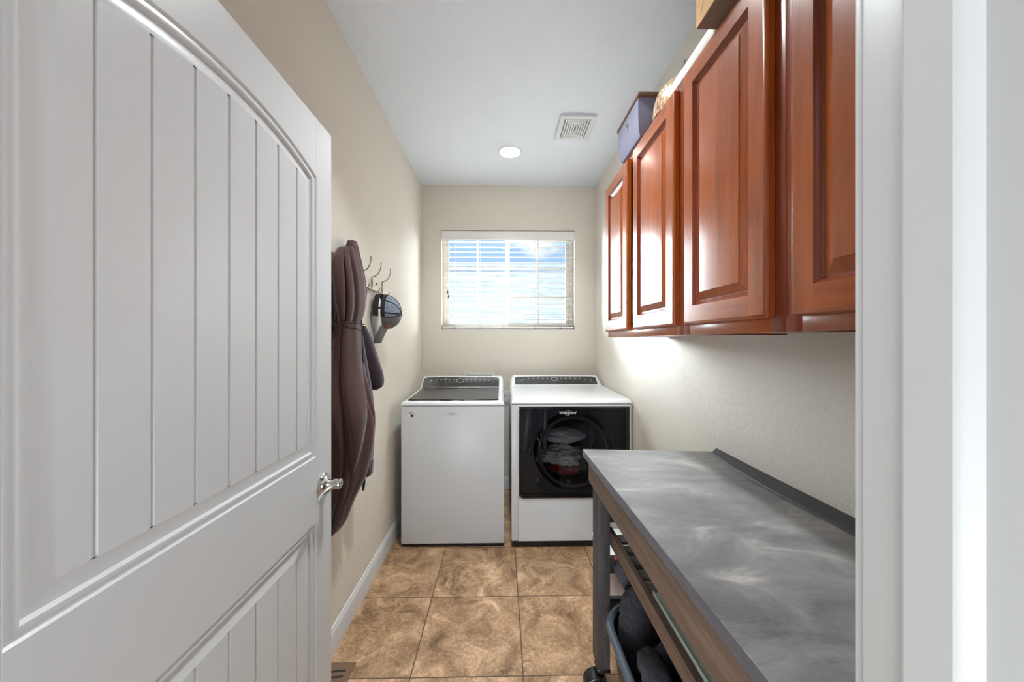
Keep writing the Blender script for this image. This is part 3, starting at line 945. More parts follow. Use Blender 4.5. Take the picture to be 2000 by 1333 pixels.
console_panel(ws, -0.640, -0.022, (2.897, 0.9935), (3.0, 1.063), 0.004)
b = MB()
n = 20; lo = []; hi = []
for k in range(n + 1):
    u = k / n; x = -0.636 + 0.612 * u
    lo.append((x, 2.856 - 0.016 * math.sin(PI * u), 0.9925)); hi.append((x, 2.897, 0.996))
lv = [b.bm.verts.new(p) for p in lo]; hv = [b.bm.verts.new(p) for p in hi]
for i in range(n):
    b.face((lv[i], lv[i + 1], hv[i + 1], hv[i]))
b.build('lid_hinge_trim', 'chrome', ws, smooth=30)
FRONT = Matrix.Rotation(PI / 2, 4, 'X')
def logo(root, x, y, z, size, m):
    text_mesh('Whirlpool', size, Matrix.Translation((x, y, z)) @ FRONT, 'brand_lettering', m, root, 0.0005, 0.25)
    b = MB(); pts = []
    for k in range(13):
        a = -0.2 + 5.2 * k / 12
        pts.append((x + size * (0.3 + 0.9 * math.cos(a)) , y - 0.0006, z + size * (0.05 + 0.62 * math.sin(a) )))
    b.tube([Vector((p[0], p[1], p[2])) for p in pts], [0.0002 + 0.0009 * math.sin(PI * k / 12) for k in range(13)], 6)
    b.build('brand_swoosh', m, root)
logo(ws, -0.333, WY0 - 0.0006, 0.881, 0.018, 'grey_mark')
# round sticker
stk = (-0.590, WY0, 0.8735)
b = MB(); b.lathe([(0.0, -0.0004), (0.0262, -0.0004), (0.0262, 0.0)], stk, 'y', 40); st = b.build('round_sticker', 'white_enamel', ws)
for k, ch in enumerate('AMERICA'):
    a = math.radians(152 - k * 27)
    r_ = 0.0205
    mtx = Matrix.Translation((stk[0] + r_ * math.cos(a), WY0 - 0.0012, stk[2] + r_ * math.sin(a))) @ FRONT @ Matrix.Rotation(a - PI / 2, 4, 'Z')
    text_mesh(ch, 0.0115, mtx, 'sticker_letter', 'dark_mark', st, 0.0003)
b = MB()
for k in range(9):
    a = math.radians(200 + k * 17.5); r_ = 0.0215
    c_ = Vector((stk[0] + r_ * math.cos(a), WY0 - 0.001, stk[2] + r_ * math.sin(a)))
    b.box(c_.x - 0.0014, c_.x + 0.0014, c_.y - 0.0003, c_.y + 0.0003, c_.z - 0.0011, c_.z + 0.0011)
b.build('sticker_print', 'grey_mark', st, smooth=0)
b = MB(); b.lathe([(0.0, -0.0008), (0.0085, -0.0008), (0.0085, -0.0003)], (stk[0] - 0.003, WY0, stk[2] - 0.002), 'y', 24)
b.box(stk[0] - 0.010, stk[0] + 0.006, WY0 - 0.0008, WY0 - 0.0003, stk[2] - 0.012, stk[2] - 0.004)
b.build('sticker_emblem', 'dark_mark', st)
b = MB()
for k in range(3):
    b.box(stk[0] + 0.000, stk[0] + 0.013, WY0 - 0.0011, WY0 - 0.0009, stk[2] + 0.001 - k * 0.005, stk[2] + 0.003 - k * 0.005)
b.build('sticker_stripes', 'red_mark', st, smooth=0)
for x in (WA + 0.06, WB - 0.06):
    for y in (WY0 + 0.06, WY1 - 0.06):
        b = MB(); b.lathe([(0.02, 0.0), (0.02, 0.008), (0.01, 0.01), (0.01, 0.0235)], (x, y, 0), 'z', 16); b.build('foot', 'black_plastic', ws)
b = MB(); b.box(WA + 0.006, WB - 0.006, WY0 + 0.008, WY1 - 0.02, 0.005, 0.0229); b.build('under_shade', 'black_plastic', ws, smooth=0)  # black slab put in for the shadow under the washer

# ================================================================== DRYER
dy_ = thing('clothes_dryer', 'white front-load clothes dryer with a large black glass door', 'clothes dryer', (0.46, 2.75, 0))
DA, DB, DF, DK = 0.0638, 0.8585, 2.36, 3.185
GX0, GX1, GZ0, GZ1 = 0.1135, 0.8395, 0.333, 0.931
b = MB()
b.box(DA, GX0 - 0.004, DF, DK, 0.047, 0.945, 0.006); b.box(GX1 + 0.004, DB, DF, DK, 0.047, 0.945, 0.004)
b.box(GX0 - 0.004, GX1 + 0.004, DF, DK, 0.047, GZ0 - 0.004, 0.0); b.box(GX0 - 0.004, GX1 + 0.004, DF, DK, GZ1 + 0.004, 0.945)
b.box(GX0 - 0.004, GX1 + 0.004, DK - 0.02, DK, GZ0 - 0.004, GZ1 + 0.004)
b.build('cabinet_body', 'front_enamel', dy_, smooth=30)
b = MB(); b.box(DA + 0.003, DB - 0.003, DF + 0.003, DK - 0.004, 0.945, 0.949); b.build('seam', 'grey_seam', dy_)
prof = [(DF - 0.002, 0.949), (DF - 0.004, 0.957), (DF + 0.004, 0.968), (DF + 0.02, 0.976), (DF + 0.05, 0.979), (2.7, 0.986), (2.98, 0.9905), (3.02, 0.996), (3.06, 1.022), (3.105, 1.056), (3.12, 1.064), (3.16, 1.064), (3.178, 1.056), (3.185, 0.949)]
ins = [0.0, 0.001, 0.005, 0.010, 0.013, 0.016, 0.02, 0.026, 0.036, 0.042, 0.045, 0.045, 0.045, 0.004]
top_shell(dy_, DA, DB, prof, ins)
console_panel(dy_, 0.112, 0.808, (3.022, 0.9995), (3.105, 1.0575), 0.004)
# black bulkhead and drum behind the glass
b = MB(); cx_, cz_, rd = 0.478, 0.625, 0.265
n = 64
outer = []
for k in range(n):
    a = 2 * PI * k / n; c_, s_ = math.cos(a), math.sin(a)
    f = min((GX1 - GX0) / 2 / max(abs(c_), 1e-6), (GZ1 - GZ0) / 2 / max(abs(s_), 1e-6))
    outer.append(((GX0 + GX1) / 2 + c_ * f, DF + 0.05, (GZ0 + GZ1) / 2 + s_ * f))
inner = [(cx_ + rd * math.cos(2 * PI * k / n), DF + 0.05, cz_ + rd * math.sin(2 * PI * k / n)) for k in range(n)]
b.loft([outer, inner, [(p[0], DF + 0.09, p[2]) for p in inner]], True, False)
b.build('bulkhead', 'drum_dark', dy_, smooth=30, recalc=False)
b = MB(); b.lathe([(rd + 0.01, DF + 0.09), (rd + 0.02, DF + 0.12), (rd + 0.02, DF + 0.55), (0.0, DF + 0.58)], (cx_, 0, cz_), 'y', 48, False)
for k in range(3):
    a = 2 * PI * k / 3 + 0.5
    c_ = Vector((cx_ + (rd - 0.01) * math.cos(a), DF + 0.33, cz_ + (rd - 0.01) * math.sin(a)))
    b.box(c_.x - 0.02, c_.x + 0.02, c_.y - 0.2, c_.y + 0.2, c_.z - 0.03, c_.z + 0.03, 0.012, rot=Matrix.Rotation(-(a) + PI / 2, 3, 'Y'))
b.build('drum', 'drum_grey', dy_, smooth=35)
b = MB()
ring = [(cx_ + (rd - 0.035) * math.cos(2 * PI * k / 48), DF + 0.035, cz_ + (rd - 0.035) * math.sin(2 * PI * k / 48)) for k in range(49)]
b.tube(ring, 0.012, 8, False); b.build('door_inner_ring', 'drum_grey', dy_)
for x0, x1, lean in ((0.165, 0.205, -0.03), (0.275, 0.30, 0.0)):
    b = MB(); b.prism([(x0 + lean, 0.62), (x1 + lean, 0.62), (x1 + 0.01, 0.925), (x0 + 0.005, 0.925)], DF + 0.03, DF + 0.045, 'y', 0.004); b.build('door_strut', 'drum_grey', dy_)
# glass door panel with a rounded lower-left corner
def rrect(x0, x1, z0, z1, rs, n=8):
    pts = []
    for (cx, cz, a0, r) in ((x0, z0, PI, rs[0]), (x1, z0, 1.5 * PI, rs[1]), (x1, z1, 0, rs[2]), (x0, z1, PI / 2, rs[3])):
        ccx = cx + r if cx == x0 else cx - r; ccz = cz + r if cz == z0 else cz - r
        for k in range(n + 1):
            a = a0 + PI / 2 * k / n
            pts.append((ccx + r * math.cos(a), ccz + r * math.sin(a)))
    return pts
b = MB(); P1 = rrect(GX0 - 0.003, GX1 + 0.003, GZ0 - 0.003, GZ1 + 0.003, (0.034, 0.034, 0.008, 0.012)); P2 = rrect(GX0 + 0.007, GX1 - 0.007, GZ0 + 0.007, GZ1 - 0.007, (0.028, 0.028, 0.004, 0.006))
b.loft([[(p[0], DF + 0.0, p[1]) for p in P1], [(p[0], DF - 0.008, p[1]) for p in P1], [(p[0], DF - 0.010, p[1]) for p in P2], [(p[0], DF + 0.01, p[1]) for p in P2]], True, False)
gd = b.build('door', 'black_gloss', dy_, smooth=30)
b = MB(); b.poly([(p[0], DF - 0.0095, p[1]) for p in P2]); b.build('door_glass', 'smoke', gd, smooth=0)
b = MB(); fr_pts = rrect(GX0 - 0.012, GX1 + 0.010, GZ0 - 0.013, GZ1 + 0.009, (0.044, 0.04, 0.008, 0.014))
b.loft([[(p[0], DF + 0.001, p[1]) for p in fr_pts], [(p[0], DF - 0.006, p[1]) for p in rrect(GX0 - 0.0075, GX1 + 0.0065, GZ0 - 0.008, GZ1 + 0.006, (0.04, 0.038, 0.008, 0.013))], [(p[0], DF - 0.007, p[1]) for p in P1]], True, False)
b.build('door_surround', 'front_enamel', gd, smooth=30)
logo(gd, 0.430, DF - 0.0105, 0.8905, 0.027, 'white_mark')
for x in (DA + 0.05, DB - 0.05):
    for y in (DF + 0.06, DK - 0.06):
        b = MB(); b.lathe([(0.024, 0.0), (0.024, 0.012), (0.012, 0.016), (0.012, 0.0475)], (x, y, 0), 'z', 16); b.build('foot', 'black_plastic', dy_)
b = MB(); b.box(DA + 0.006, DB - 0.006, DF + 0.012, DK - 0.02, 0.012, 0.047); b.build('under_shade', 'black_plastic', dy_, smooth=0)  # black slab standing in for the dark gap of shade below the dryer
# laundry inside the drum
b = MB(); b.blob((0.452, DF + 0.25, 0.680), (0.150, 0.115, 0.055), 0.16, 1.1, 3, 6)
tag(b.build('pillow', 'linen', base=(0.452, DF + 0.25, 0.61)), 'rounded white pillow on top of the load inside the dryer drum', 'pillow', 'laundry inside the dryer')
b = MB(); b.blob((0.44, DF + 0.25, 0.535), (0.135, 0.115, 0.062), 0.30, 1.5, 11, 6)
tag(b.build('shirt', 'linen', base=(0.44, DF + 0.25, 0.47)), 'pale wrinkled shirt under the pillow inside the dryer drum', 'shirt', 'laundry inside the dryer')
b = MB(); b.blob((0.46, DF + 0.27, 0.430), (0.10, 0.09, 0.030), 0.26, 1.6, 5, 6)
tag(b.build('napkin', 'linen_red', base=(0.48, DF + 0.27, 0.39)), 'red cloth at the bottom of the dryer drum under the pale shirt', 'cloth', 'laundry inside the dryer')
b = MB(); b.blob((0.275, DF + 0.25, 0.515), (0.028, 0.06, 0.035), 0.3, 1.5, 21, 6)
tag(b.build('sock', 'linen', base=(0.275, DF + 0.25, 0.48)), 'small pale crumpled sock at the left side of the dryer drum', 'sock', 'laundry inside the dryer')

# utility boxes on the back wall
ob = thing('washer_outlet_box', 'white plastic washer outlet box on the back wall behind the washing machine', 'outlet box', (-0.21, YB, 0.95))
b = MB()
for a0, a1, c0, c1 in ((-0.352, -0.335, 0.86, 1.068), (-0.088, -0.071, 0.86, 1.068), (-0.335, -0.088, 1.05, 1.068), (-0.335, -0.088, 0.86, 0.878)):
    b.box(a0, a1, YB - 0.012, YB, c0, c1, 0.002)
b.build('frame', 'vent_white', ob)
b = MB(); b.box(-0.335, -0.088, YB - 0.003, YB, 0.878, 1.05); b.build('back_plate', 'front_enamel', ob)
for x in (-0.28, -0.15):
    b = MB(); b.lathe([(0.012, 0.0), (0.012, 0.05), (0.02, 0.052), (0.02, 0.062)], (x, YB - 0.03, 0.88), 'z', 16); b.build('valve', 'chrome', ob)
sk = thing('wall_outlet', 'white electrical outlet plate on the back wall between washer and dryer', 'outlet', (0.033, YB, 0.84))
b = MB(); b.box(-0.002, 0.07, YB - 0.006, YB, 0.782, 0.904, 0.003); b.build('cover_plate', 'vent_white', sk)
for z in (0.802, 0.855):
    b = MB(); b.box(0.02, 0.048, YB - 0.008, YB - 0.006, z, z + 0.03, 0.002); b.build('socket', 'trim', sk)

# ================================================================== CEILING FITTINGS
def can_light(x, y, label, energy):
    cl = thing('ceiling_light', label, 'ceiling light', (x, y, ZC), 'recessed ceiling lights')
    b = MB(); b.lathe([(0.094, 0.0), (0.0945, -0.003), (0.090, -0.006), (0.078, -0.005), (0.0765, -0.001), (0.0765, 0.0)], (x, y, ZC), 'z', 56, False); b.build('trim_ring', 'vent_white', cl)
    b = MB(); b.lathe([(0.0, -0.0035), (0.077, -0.0025)], (x, y, ZC), 'z', 56, False); b.build('lens', 'emit', cl)
    L = lamp('ceiling_light_lamp', 'AREA', (0, 0, -0.01), energy, (0.92, 0.985, 1.0), (0, 0, 0), shape='DISK', size=0.15, spread=math.radians(105))
    L.parent = cl
can_light(0.062, 2.729, 'round recessed ceiling light glowing white near the window wall', 3.0)
can_light(0.062, 1.3, 'round recessed fill light added out of view near the doorway, beside the cardboard box', 7.3)  # added second fixture, unseen, fills the near half of the room

vt = thing('exhaust_vent', 'square white exhaust fan grille on the ceiling', 'vent', (0.488, 2.392, ZC))
vx0, vx1, vy0, vy1 = 0.372, 0.604, 2.256, 2.529
b = MB()
def frame_ring(b, ins0, ins1, z0, z1):
    r0 = [(vx0 + ins0, vy0 + ins0, z0), (vx1 - ins0, vy0 + ins0, z0), (vx1 - ins0, vy1 - ins0, z0), (vx0 + ins0, vy1 - ins0, z0)]
    r1 = [(vx0 + ins1, vy0 + ins1, z1), (vx1 - ins1, vy0 + ins1, z1), (vx1 - ins1, vy1 - ins1, z1), (vx0 + ins1, vy1 - ins1, z1)]
    b.loft([r0, r1], True, False)
frame_ring(b, 0.006, 0.0, ZC - 0.0005, ZC - 0.016); frame_ring(b, 0.0, 0.003, ZC - 0.016, ZC - 0.020); frame_ring(b, 0.003, 0.032, ZC - 0.020, ZC - 0.020); frame_ring(b, 0.032, 0.034, ZC - 0.020, ZC - 0.008)
b.build('grille_frame', 'vent_white', vt, smooth=0, recalc=False)
for k in range(5):
    b = MB(); i0 = 0.038 + k * 0.0155
    frame_ring(b, i0, i0 + 0.002, ZC - 0.010, ZC - 0.0205); frame_ring(b, i0 + 0.002, i0 + 0.011, ZC - 0.0205, ZC - 0.0205); frame_ring(b, i0 + 0.011, i0 + 0.0115, ZC - 0.0205, ZC - 0.010)
    b.build('louver', 'vent_white', vt, smooth=0, recalc=False)
b = MB(); b.box(vx0 + 0.03, vx1 - 0.03, vy0 + 0.03, vy1 - 0.03, ZC - 0.008, ZC - 0.004); b.build('grille_recess', 'vent_dark', vt, smooth=0)

fv = thing('floor_register', 'brown slotted floor register against the left baseboard', 'floor vent', (-0.67, 1.42, 0))
b = MB(); b.box(-0.727, -0.617, 1.24, 1.532, 0.0, 0.006, 0.002); b.build('register_plate', 'vent_brown', fv)
b = MB()
for k in range(9):
    y = 1.49 - k * 0.027
    b.box(-0.708, -0.642, y - 0.0045, y + 0.0045, 0.0061, 0.0066, rot=Matrix.Rotation(0.10, 3, 'Z'))
b.build('slots', 'vent_dark', fv, smooth=0)

# ================================================================== ROLLING CART
ct = thing('rolling_cart', 'grey weathered wood rolling cart with a slate-look worktop against the right wall', 'cart', (0.6, 0.95, 0))
TZ = 0.92
corners = [(0.3505, 0.40), (0.8605, 0.40), (0.8625, 1.430), (0.3325, 1.471)]
b = MB(); b.use('worktop'); b.prism(corners, TZ - 0.028, TZ, 'z', 0.0015, 1)
tb = b.build('worktop', None, ct, smooth=20)
b = MB(); 
def skirt(a, c_, th):
    a = Vector((*a, 0)); c_ = Vector((*c_, 0)); d = (c_ - a).normalized(); nrm = Vector((d.y, -d.x, 0)) * th
    b.poly([a + nrm + Vector((0, 0, TZ - 0.0275)), c_ + nrm + Vector((0, 0, TZ - 0.0275)), c_ + nrm + Vector((0, 0, TZ - 0.0016)), a + nrm + Vector((0, 0, TZ - 0.0016))])
for p_, q_ in ((3, 0), (0, 1), (2, 3)):
    skirt(corners[p_], corners[q_], 0.0003); skirt(corners[p_], corners[q_], -0.0003)
b.build('edge_band', 'worktop_edge', tb, smooth=0)
for x0, x1, ya, yb, a in ((0.352, 0.372, 0.425, 1.452, 'y'), (0.812, 0.832, 0.425, 1.42, 'y')):
    b = MB(); b.box(x0, x1, ya, yb, 0.798, TZ - 0.0285, 0.002); b.build('apron', 'greywood_y', ct)
for ya in (0.425, 1.398):
    b = MB(); b.box(0.373, 0.811, ya, ya + 0.02, 0.79, TZ - 0.0285, 0.002); b.build('end_apron', 'rung', ct)
for x0 in (0.373, 0.765):
    for ya in (0.447, 1.3605):
        b = MB(); b.box(x0 - 0.008, x0 + 0.040, ya, ya + 0.0365 + (0.04 if ya > 1 else 0), 0.112, 0.786, 0.0025); b.build('leg', 'greywood_z', ct)
for x0 in (0.373, 0.765):
    for ya in (0.447, 1.3605):
        wx, wy = x0 + 0.012, ya + 0.02
        b = MB(); b.box(x0 - 0.010, x0 + 0.042, ya - 0.002, ya + 0.045, 0.098, 0.1115, 0.003)
        b.lathe([(0.014, 0.084), (0.014, 0.098)], (wx, wy, 0), 'z', 16)
        cs = b.build('caster', 'black_plastic', ct)
        for s_ in (-1, 1):
            b = MB()
            tw = Vector((wx - 0.022, wy + 0.0, 0.0405))
            b.lathe([(0.0, -0.009), (0.034, -0.009), (0.040, -0.005), (0.040, 0.005), (0.034, 0.009), (0.0, 0.009)], (tw.x + 0.0, tw.y + s_ * 0.014, tw.z), 'y', 28)
            b.build('wheel', 'black_plastic', cs)
        b = MB()
        hood = [(wx - 0.022 + 0.046 * math.cos(a), 0.0405 + 0.046 * math.sin(a)) for a in [PI * (0.1 + 0.95 * k / 12) for k in range(13)]]
        hood += [(wx - 0.022 + 0.041 * math.cos(a), 0.0405 + 0.041 * math.sin(a)) for a in [PI * (1.05 - 0.95 * k / 12) for k in range(13)]]
        b.prism(hood, wy - 0.024, wy + 0.024, 'y'); b.box(wx - 0.012, wx + 0.012, wy - 0.004, wy + 0.004, 0.04, 0.09)
        b.build('wheel_guard', 'black_plastic', cs)
b = MB(); b.box(0.4135, 0.431, 0.4545, 1.404, 0.584, 0.637, 0.002); b.build('shelf_rail', 'greywood_y', ct)
b = MB(); b.box(0.742, 0.7645, 0.4545, 1.404, 0.584, 0.637, 0.002); b.build('shelf_rail', 'greywood_y', ct)
for k in range(13):
    y = 0.50 + k * 0.068
    b = MB(); b.box(0.4315, 0.7415, y, y + 0.047, 0.612, 0.624, 0.001); b.build('shelf_slat', 'slat', ct)
for z0, z1 in ((0.65, 0.71), (0.449, 0.511), (0.2875, 0.349)):
    b = MB(); b.box(0.4135, 0.7645, 1.405, 1.425, z0, z1, 0.002); b.build('end_rung', 'rung', ct)
    b = MB(); b.box(0.4135, 0.7645, 0.455, 0.475, z0, z1, 0.002); b.build('end_rung', 'rung', ct)

# black strip between worktop and wall
b = MB()
inn = [(0.8274, 1.405), (0.806, 1.27), (0.796, 1.12), (0.796, 0.9647), (0.8063, 0.7883), (0.812, 0.60), (0.815, 0.42)]
rings = []
for k, (x, y) in enumerate(inn):
    zt = 0.010 if k else 0.012
    rings.append([(x, y, TZ + 0.0006), (x + 0.002, y, TZ + 0.005), (0.8655, y + (0.03 if k == 0 else 0.0), TZ + zt), (0.8675, y + (0.03 if k == 0 else 0.0), TZ + 0.0006)])
b.loft(rings)
tag(b.build('sealing_strip', 'black_seal', base=(0.83, 0.9, TZ), smooth=30), 'black rubber strip along the wall edge of the slate worktop', 'strip')

# green tray lying on the slatted shelf
b = MB(); b.box(0.4325, 0.66, 0.52, 1.025, 0.6245, 0.643, 0.003); b.box(0.4325, 0.436, 0.52, 1.025, 0.643, 0.648, 0.001)
tag(b.build('tray', 'tray', base=(0.5, 0.75, 0.6245)), 'pale green tray lying on the slatted shelf of the cart', 'tray')

# white hamper behind the cart end
hp = thing('hamper', 'low white plastic hamper, warm floor bounce painted into its body, with a white lid behind the far end of the cart', 'hamper', (0.65, 1.76, 0))
def rr_ring(x0, x1, ya, yb, z, r, n=6):
    pts = rrect(x0, x1, ya, yb, (r,) * 4, n)
    return [(p[0], p[1], z) for p in pts]
b = MB(); b.loft([rr_ring(0.500, 0.805, 1.625, 1.885, 0.002, 0.05), rr_ring(0.482, 0.822, 1.612, 1.905, 0.325, 0.05)], True, False)
b.face([b.bm.verts.new(p) for p in rr_ring(0.500, 0.805, 1.625, 1.885, 0.002, 0.05)])
b.build('hamper_body', 'hamper', hp, smooth=40)
b = MB(); b.loft([rr_ring(0.482, 0.822, 1.612, 1.905, 0.325, 0.05), rr_ring(0.474, 0.832, 1.604, 1.915, 0.328, 0.05), rr_ring(0.470, 0.836, 1.600, 1.920, 0.345, 0.055), rr_ring(0.473, 0.833, 1.603, 1.917, 0.357, 0.055), rr_ring(0.485, 0.82, 1.615, 1.905, 0.362, 0.05)], True, True)
b.build('lid', 'white_enamel', hp, smooth=40)

# laundry basket with towels below the shelf
bk = thing('laundry_basket', 'dark grey plastic laundry basket under the cart shelf, full of towels', 'laundry basket', (0.58, 1.08, 0))
b = MB()
rim = rr_ring(0.383, 0.80, 0.76, 1.385, 0.345, 0.14, 10); rim.append(rim[0])
b.tube(rim, 0.0145, 12, False); b.build('rim', 'basket', bk, smooth=60)
b = MB()
b.loft([rr_ring(0.44, 0.745, 0.83, 1.32, 0.006, 0.10, 10), rr_ring(0.425, 0.765, 0.81, 1.34, 0.05, 0.12, 10), rr_ring(0.385, 0.80, 0.765, 1.38, 0.34, 0.14, 10)], True, False)
b.face([b.bm.verts.new(p) for p in rr_ring(0.44, 0.745, 0.83, 1.32, 0.006, 0.10, 10)])
b.build('basket_wall', 'basket', bk, smooth=40)
rnd = random.Random(3)
def fuzz(b, c, amp=0.0026):
    b.bm.normal_update()
    for v in b.bm.verts:
        v.co += v.normal * amp * (rnd.random() - 0.3) + v.normal * 0.006 * noise.noise(v.co * 45)
def towel(label, c, sz, amp, fr, seed, m='terry', rot=None, flat=None):
    b = MB(); b.blob(c, sz, amp, fr, seed, 6)
    fuzz(b, c)
    if rot:
        R_ = Matrix.Rotation(rot, 3, 'Y'); C_ = Vector(c)
        for v in b.bm.verts:
            v.co = R_ @ (v.co - C_) + C_
    return tag(b.build('towel', m, base=(c[0], c[1], c[2] - sz[2])), label, 'towel', 'towels in and above the laundry basket')
towel('charcoal terry towel draped over the far inner side of the basket', (0.485, 1.27, 0.345), (0.06, 0.055, 0.15), 0.10, 0.9, 2)
towel('coiled charcoal terry towel at the front of the basket', (0.53, 1.00, 0.26), (0.10, 0.10, 0.055), 0.10, 0.9, 4)
towel('black fluffy towel in the middle of the basket', (0.68, 1.19, 0.30), (0.085, 0.11, 0.09), 0.16, 1.0, 6)
towel('small purple-grey fluffy towel bunched against the far leg of the cart', (0.475, 1.36, 0.470), (0.034, 0.032, 0.058), 0.10, 0.8, 8, 'terry_grey', -0.5)
b = MB()
ringp = [(0.505 + 0.062 * math.cos(a), 1.05 + 0.075 * math.sin(a), 0.375 + 0.02 * math.sin(a * 2 + 1)) for a in [2 * PI * k / 180 for k in range(180)]]
b.tube(ringp, [0.034 + 0.006 * math.sin(k * 0.21) for k in range(180)], 60, False)
fuzz(b, None)
tag(b.build('towel', 'terry', base=(0.505, 1.05, 0.34), smooth=180), 'rolled charcoal terry towel curled into a ring on top of the basket', 'towel', 'towels in and above the laundry basket')
b = MB(); b.box(0.443, 0.468, 1.385, 1.40, 0.506, 0.532, 0.004, rot=Matrix.Rotation(0.5, 3, 'Y'))
tag(b.build('clothes_peg', 'orange', base=(0.455, 1.39, 0.513)), 'small coral red peg clipped beside the purple-grey towel', 'peg')

# ================================================================== COAT HOOKS
rk = thing('coat_hook_rack', 'thin antique brass wire coat rack on the left wall', 'coat rack', (XL, 1.95, 1.7))
b = MB(); b.tube([(XL + 0.010, 1.50, 1.652), (XL + 0.010, 2.23, 1.652)], 0.0045, 10)
for y in (1.72, 2.13):
    b.lathe([(0.006, -0.0015), (0.006, 0.006)], (XL + 0.004, y, 1.70), 'x', 12)
b.build('rail', 'brass', rk)
for y in (1.715, 1.88, 2.038, 2.21):
    b = MB()
    # upright loop
    loop = [(XL + 0.010, y + 0.010 * math.cos(a), 1.694 + 0.030 * math.sin(a)) for a in [2 * PI * k / 20 for k in range(21)]]
    b.tube(loop, 0.0024, 8, False)
    # upper prong
    up = []
    for k in range(15):
        a = -PI / 2 + 0.15 + (PI / 2 - 0.0) * k / 14
        up.append((XL + 0.010 + 0.052 * (1 + 0.0) * math.cos(a) * 1.0 - 0.0, y, 1.795 + 0.070 * math.sin(a)))
    up = [(XL + 0.010, y, 1.724)] + up
    b.tube(up, [0.0027] * (len(up) - 1) + [0.0034], 8)
    # lower prong
    lowp = []
    for k in range(13):
        a = PI + (PI * 0.98) * k / 12
        lowp.append((XL + 0.010 + 0.022 + 0.022 * math.cos(a), y, 1.664 + 0.022 * math.sin(a) * 1.2))
    b.tube(lowp, [0.0025] * 12 + [0.0032], 8)
    b.build('hook', 'brass', rk)

# ================================================================== CAP
cp = thing('cap', 'grey and black mesh-back baseball cap hanging from the last coat hook', 'cap', (XL + 0.04, 2.09, 1.5))
cy, cz = 2.10, 1.535
def dome_pt(u, th, X0=XL + 0.062, dep=0.095, ry=0.078, rz=0.098):
    # u 0 rim .. 1 crown, th angle around X axis (0=+y, pi/2 = up)
    a = u * PI / 2
    return Vector((X0 + dep * math.sin(a), cy + ry * math.cos(a) ** 0.85 * math.cos(th), cz - 0.012 * math.sin(a) + rz * math.cos(a) ** 0.85 * math.sin(th)))
def dome(name, th0, th1, m, u0=0.0, u1=1.0, parent=None, n=28, th_=0.0015):
    b = MB(); rings = []
    for i in range(15):
        u = u0 + (u1 - u0) * i / 14 * (0.999)
        rings.append([dome_pt(u, th0 + (th1 - th0) * k / n) for k in range(n + 1)])
    b.loft(rings, False, False)
    return b.build(name, m, parent or cp, smooth=60)
dome('mesh_back', 0.02 - 0.35, PI + 0.35, 'hatmesh', 0.16)
dome('front_panel', PI + 0.35, 2 * PI - 0.35, 'capgrey', 0.0)
dome('edge_band', -0.35, PI + 0.35, 'capblack', 0.0, 0.16)
b = MB()
for th in (PI * 0.78, PI + 0.35, -0.35, PI / 2, PI * 1.03):
    b.tube([dome_pt(u / 12 * 0.99, th) + Vector((0.0006, 0, 0)) for u in range(13)], 0.0030 if th not in (PI * 1.03,) else 0.004, 6)
b.build('seam_tape', 'capblack', cp)
b = MB(); b.lathe([(0.006, 0.0), (0.006, 0.003), (0.003, 0.005)], (XL + 0.062 + 0.095, cy, cz - 0.012), 'x', 14); b.build('crown_button', 'capblack', cp)
b = MB()
rings = []
for k in range(25):
    th = -0.3 + (PI + 0.6) * k / 24
    bulge = 0.0
    x = XL + 0.040; y = cy + 0.079 * math.cos(th); z = cz + 0.100 * math.sin(th)
    rings.append([(x - 0.020, y, z), (x + 0.012, y, z), (x + 0.012, y + 0.002 * math.cos(th), z + 0.002 * math.sin(th)), (x - 0.020, y + 0.002 * math.cos(th), z + 0.002 * math.sin(th))])
b.loft(rings); b.build('strap', 'capblack', cp)
b = MB(); b.box(XL + 0.030, XL + 0.066, cy - 0.0815, cy - 0.0785, cz + 0.008, cz + 0.020); b.build('strap_tab', 'capblack', cp)
b = MB(); rows = []
for i in range(9):
    v = i / 8
    row = []
    for k in range(17):
        u = k / 16 * 2 - 1
        wd = 0.074 * math.sqrt(max(0, 1 - (v * 0.93) ** 2.6)) if v > 0 else 0.074
        row.append(Vector((XL + 0.066 - 0.058 * v + 0.030 * (1 - u * u) * v, cy + u * wd, cz - 0.078 - 0.105 * v - 0.012 * (1 - u * u) * (1 - v))))
    rows.append(row)
b.loft(rows, False, False)
bill = b.build('bill', 'capgrey', cp, smooth=60)
sm = bill.modifiers.new('thick', 'SOLIDIFY'); sm.thickness = 0.003
M['orange_thread'] = mat('orange_embroidery', srgb(206, 120, 50), 0.6)
b = MB()
for k in range(5):
    th = PI * 1.5 - 0.55 + k * 0.17
    pts = [dome_pt(0.16 + 0.12 * q / 6, th + 0.05 * math.sin(q * 1.3 + k)) + Vector((0.0, -0.0012, -0.001)) for q in range(7)]
    b.tube(pts, 0.0022, 6)
for u in (0.14, 0.30):
    b.tube([dome_pt(u, PI * 1.5 - 0.62 + 0.85 * q / 12) + Vector((0.0, -0.0012, -0.001)) for q in range(13)], 0.0016, 6)
b.build('embroidery', 'orange_thread', cp)

